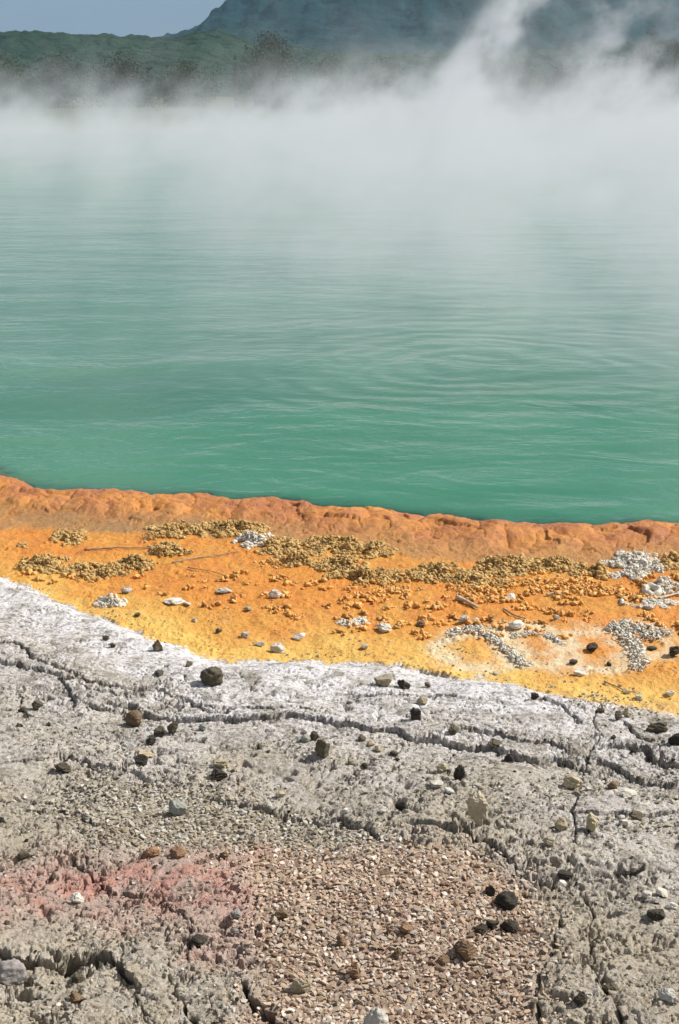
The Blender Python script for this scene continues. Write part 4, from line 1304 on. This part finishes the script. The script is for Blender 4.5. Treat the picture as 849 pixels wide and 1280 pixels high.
TREES = [
    (340, 40, 84, 78, 'round', 0, 'broad dark tree mass standing in the steam left of centre', None),
    (294, 66, 82, 16, 'conifer', 0, 'small pointed dark conifer left of the broad dark tree', None),
    (318, 58, 88, 46, 'round', 0, 'dark bush joining the conifer and the broad tree', None),
    (815, 27, 70, 36, 'round', 0, 'tall dark tree at the right edge above the steam', None),
    (846, 44, 66, 60, 'round', 0, 'dark tree cut by the right edge of the photo', None),
    (795, 62, 80, 60, 'round', 1, 'green bushy tree left of the tall right tree', None),
    (745, 72, 82, 60, 'round', 1, 'rounded tree fading into steam right of centre', None),
    (700, 82, 84, 56, 'round', 0, 'low dark tree between the two rising steam plumes', None),
    (655, 74, 88, 60, 'round', 1, 'hazy tree just right of the tallest steam plume', None),
    (610, 66, 92, 70, 'round', 1, 'hazy tree directly behind the tallest steam plume', None),
    (480, 78, 90, 90, 'round', 1, 'very faint tree mass in steam near the middle', None),
    (415, 70, 92, 70, 'round', 1, 'faint tree right of the broad dark tree', None),
    (235, 78, 95, 80, 'round', 1, 'faint low tree mass left of the conifer', None),
    (150, 74, 95, 90, 'round', 0, 'low dark tree mass on the left far bank', None),
    (70, 70, 92, 80, 'round', 0, 'low tree on the far bank at the left side', None),
    (10, 72, 92, 80, 'round', 1, 'low tree on the far bank at the left border', None),
    (128, 40, 325, 8, 'round', 0, 'tiny lone tree on the left skyline of the hillside', None),
    (181, 45, 325, 9, 'round', 0, 'tiny ridge top tree, left of a close pair', None),
    (196, 46, 325, 9, 'round', 0, 'tiny ridge top tree, right of a close pair', None),
]
for t in TREES:
    tree(*t, name='tree')

# ------------------------------------------------------------------ steam
def steam_mat():
    n = NT('steam_volume')
    o_ = n.obj()
    s = n.n('ShaderNodeSeparateXYZ'); n.put(s.inputs[0], o_)
    x, y, z = s.outputs
    big = n.noise(n.map(o_, (0.13, 0.08, 0.10)), 1.0, 1, 0.5)
    # the wisps lean to the right as they rise
    lean = n.n('ShaderNodeCombineXYZ')
    n.put(lean.inputs[0], n.math('MULTIPLY_ADD', z, -0.3, x)); n.put(lean.inputs[1], n.math('MULTIPLY', y, 0.6)); n.put(lean.inputs[2], n.math('MULTIPLY', z, 1.1))
    mid = n.noise(lean.outputs[0], 0.75, 4, 0.68)
    hl = n.mr(big, 0.35, 0.65, 0.75, 1.45)

    def plume(px, yy, wdt, amp, ln):
        cx = at_y(px, 120, yy)[0]
        dx = n.math('SUBTRACT', n.math('MULTIPLY_ADD', z, -ln, x), cx - 0.5 * wdt * 3)
        dx = n.math('MULTIPLY_ADD', mid, -wdt * 3, dx)
        dx = n.math('MULTIPLY', dx, dx)
        dy = n.math('SUBTRACT', y, yy)
        q = n.math('MULTIPLY_ADD', n.math('MULTIPLY', dy, dy), -1 / 36.0, n.math('MULTIPLY', dx, -1 / wdt ** 2))
        return n.math('MULTIPLY', n.math('EXPONENT', q), amp)
    for a in [(532, 50, 0.7, 5.2, 0.6), (735, 48, 0.65, 3.0, 0.15), (455, 50, 2.4, 0.9, 0.4), (800, 46, 1.0, 0.8, 0.2)]:
        hl = n.math('ADD', hl, plume(*a))
    hl = n.math('MULTIPLY', hl, n.mr(x, 8.5, 11.5, 1.0, 0.55))
    zz = n.math('DIVIDE', z, n.math('MULTIPLY', hl, n.mr(mid, 0.36, 0.66, 0.25, 1.35)))
    fall = n.math('EXPONENT', n.math('MULTIPLY', n.math('MULTIPLY', zz, zz), -1.0))
    yy = n.math('ADD', n.mr(y, 13, 42, 0.0, 1.0, 'SMOOTHERSTEP'), n.mr(x, -4.0, 2.0, 0.2, 1.3))
    d = n.math('MULTIPLY', n.math('MULTIPLY', fall, yy), n.mr(x, -9, 4, 0.85, 1.0))
    d = n.math('MULTIPLY', d, n.mr(mid, 0.36, 0.66, 0.04, 0.20))
    pv = n.n('ShaderNodeVolumePrincipled')
    pv.inputs['Color'].default_value = (0.85, 0.83, 0.88, 1)
    pv.inputs['Anisotropy'].default_value = 0.0
    n.put(pv.inputs['Density'], d)
    n.t.links.new(pv.outputs[0], n.out.inputs['Volume'])
    return n.m


def box(name, lo, hi, mat, label, kind):
    bm = bmesh.new(); bmesh.ops.create_cube(bm, size=1)
    for v in bm.verts:
        v.co = Vector([lo[i] if v.co[i] < 0 else hi[i] for i in range(3)])
    me = bpy.data.meshes.new(name); bm.to_mesh(me); bm.free()
    return tag(link(name, me, mat), label, kind=kind)


st = box('steam', (-26, 8.0, 0.01), (26, 62, 8.5), steam_mat(), 'white steam drifting over the far half of the pool', 'stuff')
hzm = NT('haze_volume')
pv = hzm.n('ShaderNodeVolumePrincipled')
pv.inputs['Color'].default_value = (0.45, 0.75, 1.0, 1); pv.inputs['Density'].default_value = 0.00015
hzm.t.links.new(pv.outputs[0], hzm.out.inputs['Volume'])
box('haze', (-3600, -700, -6), (3600, 3000, 160), hzm.m, 'thin bluish air between the lake and the mountain', 'stuff')

# ------------------------------------------------------------------ light
SUN_AZ, SUN_EL = R(15), R(44)          # direction to the sun, measured from +x towards +y
sd = Vector((math.cos(SUN_AZ) * math.cos(SUN_EL), math.sin(SUN_AZ) * math.cos(SUN_EL), math.sin(SUN_EL)))
L = bpy.data.lights.new('sun', 'SUN'); L.energy = 4.9; L.angle = R(0.5); L.color = (1.0, 0.965, 0.91)
lo = bpy.data.objects.new('sun', L); col.objects.link(lo)
lo.rotation_euler = sd.to_track_quat('Z', 'Y').to_euler()
w = bpy.data.worlds.new('World'); sc.world = w; w.use_nodes = True
nt = w.node_tree; nt.nodes.clear()
sky = nt.nodes.new('ShaderNodeTexSky'); sky.sky_type = 'NISHITA'; sky.sun_disc = False
sky.sun_elevation = SUN_EL; sky.sun_rotation = math.pi / 2 - SUN_AZ
sky.air_density = 1.0; sky.dust_density = 0.6; sky.ozone_density = 1.5
bg = nt.nodes.new('ShaderNodeBackground'); bg.inputs[1].default_value = 0.05
wo = nt.nodes.new('ShaderNodeOutputWorld')
tc = nt.nodes.new('ShaderNodeTexCoord')
cn = nt.nodes.new('ShaderNodeTexNoise'); cn.inputs['Scale'].default_value = 2.2; cn.inputs['Detail'].default_value = 5
nt.links.new(tc.outputs['Generated'], cn.inputs['Vector'])
sx = nt.nodes.new('ShaderNodeSeparateXYZ'); nt.links.new(tc.outputs['Generated'], sx.inputs[0])
m1 = nt.nodes.new('ShaderNodeMapRange'); m1.interpolation_type = 'SMOOTHSTEP'
for i_, v_ in enumerate((0.44, 0.60, 0.0, 0.85)): m1.inputs[1 + i_].default_value = v_
nt.links.new(cn.outputs[0], m1.inputs[0])
m2 = nt.nodes.new('ShaderNodeMapRange'); m2.interpolation_type = 'SMOOTHSTEP'
for i_, v_ in enumerate((0.03, 0.22, 0.12, 1.0)): m2.inputs[1 + i_].default_value = v_
nt.links.new(sx.outputs[2], m2.inputs[0])
mm = nt.nodes.new('ShaderNodeMath'); mm.operation = 'MULTIPLY'
nt.links.new(m1.outputs[0], mm.inputs[0]); nt.links.new(m2.outputs[0], mm.inputs[1])
cm = nt.nodes.new('ShaderNodeMix'); cm.data_type = 'RGBA'
nt.links.new(mm.outputs[0], cm.inputs[0]); nt.links.new(sky.outputs[0], cm.inputs[6]); cm.inputs[7].default_value = (9.5, 9.2, 9.4, 1)
m3 = nt.nodes.new('ShaderNodeMapRange'); m3.interpolation_type = 'SMOOTHSTEP'
for i_, v_ in enumerate((0.02, 0.16, 0.85, 0.0)): m3.inputs[1 + i_].default_value = v_
nt.links.new(sx.outputs[2], m3.inputs[0])
c3 = nt.nodes.new('ShaderNodeMix'); c3.data_type = 'RGBA'; nt.links.new(m3.outputs[0], c3.inputs[0])
nt.links.new(cm.outputs[2], c3.inputs[6]); c3.inputs[7].default_value = (3.1, 3.8, 5.1, 1)
nt.links.new(c3.outputs[2], bg.inputs[0]); nt.links.new(bg.outputs[0], wo.inputs[0])

# ------------------------------------------------------------------ render settings
sc.render.engine = 'CYCLES'
sc.view_settings.view_transform = 'Standard'; sc.view_settings.look = 'None'
sc.view_settings.gamma = 1.0; sc.view_settings.use_curve_mapping = False
sc.view_settings.exposure = 0.36
cy = sc.cycles
cy.max_bounces = 6; cy.diffuse_bounces = 2; cy.glossy_bounces = 2; cy.transmission_bounces = 2; cy.volume_bounces = 3
cy.volume_step_rate = 0.8; cy.volume_max_steps = 128
cy.use_adaptive_sampling = True; cy.adaptive_threshold = 0.03
cy.use_denoising = True
try:
    cy.denoiser = 'OPENIMAGEDENOISE'; cy.denoising_prefilter = 'ACCURATE'
except Exception:
    pass
cy.caustics_reflective = False; cy.caustics_refractive = False
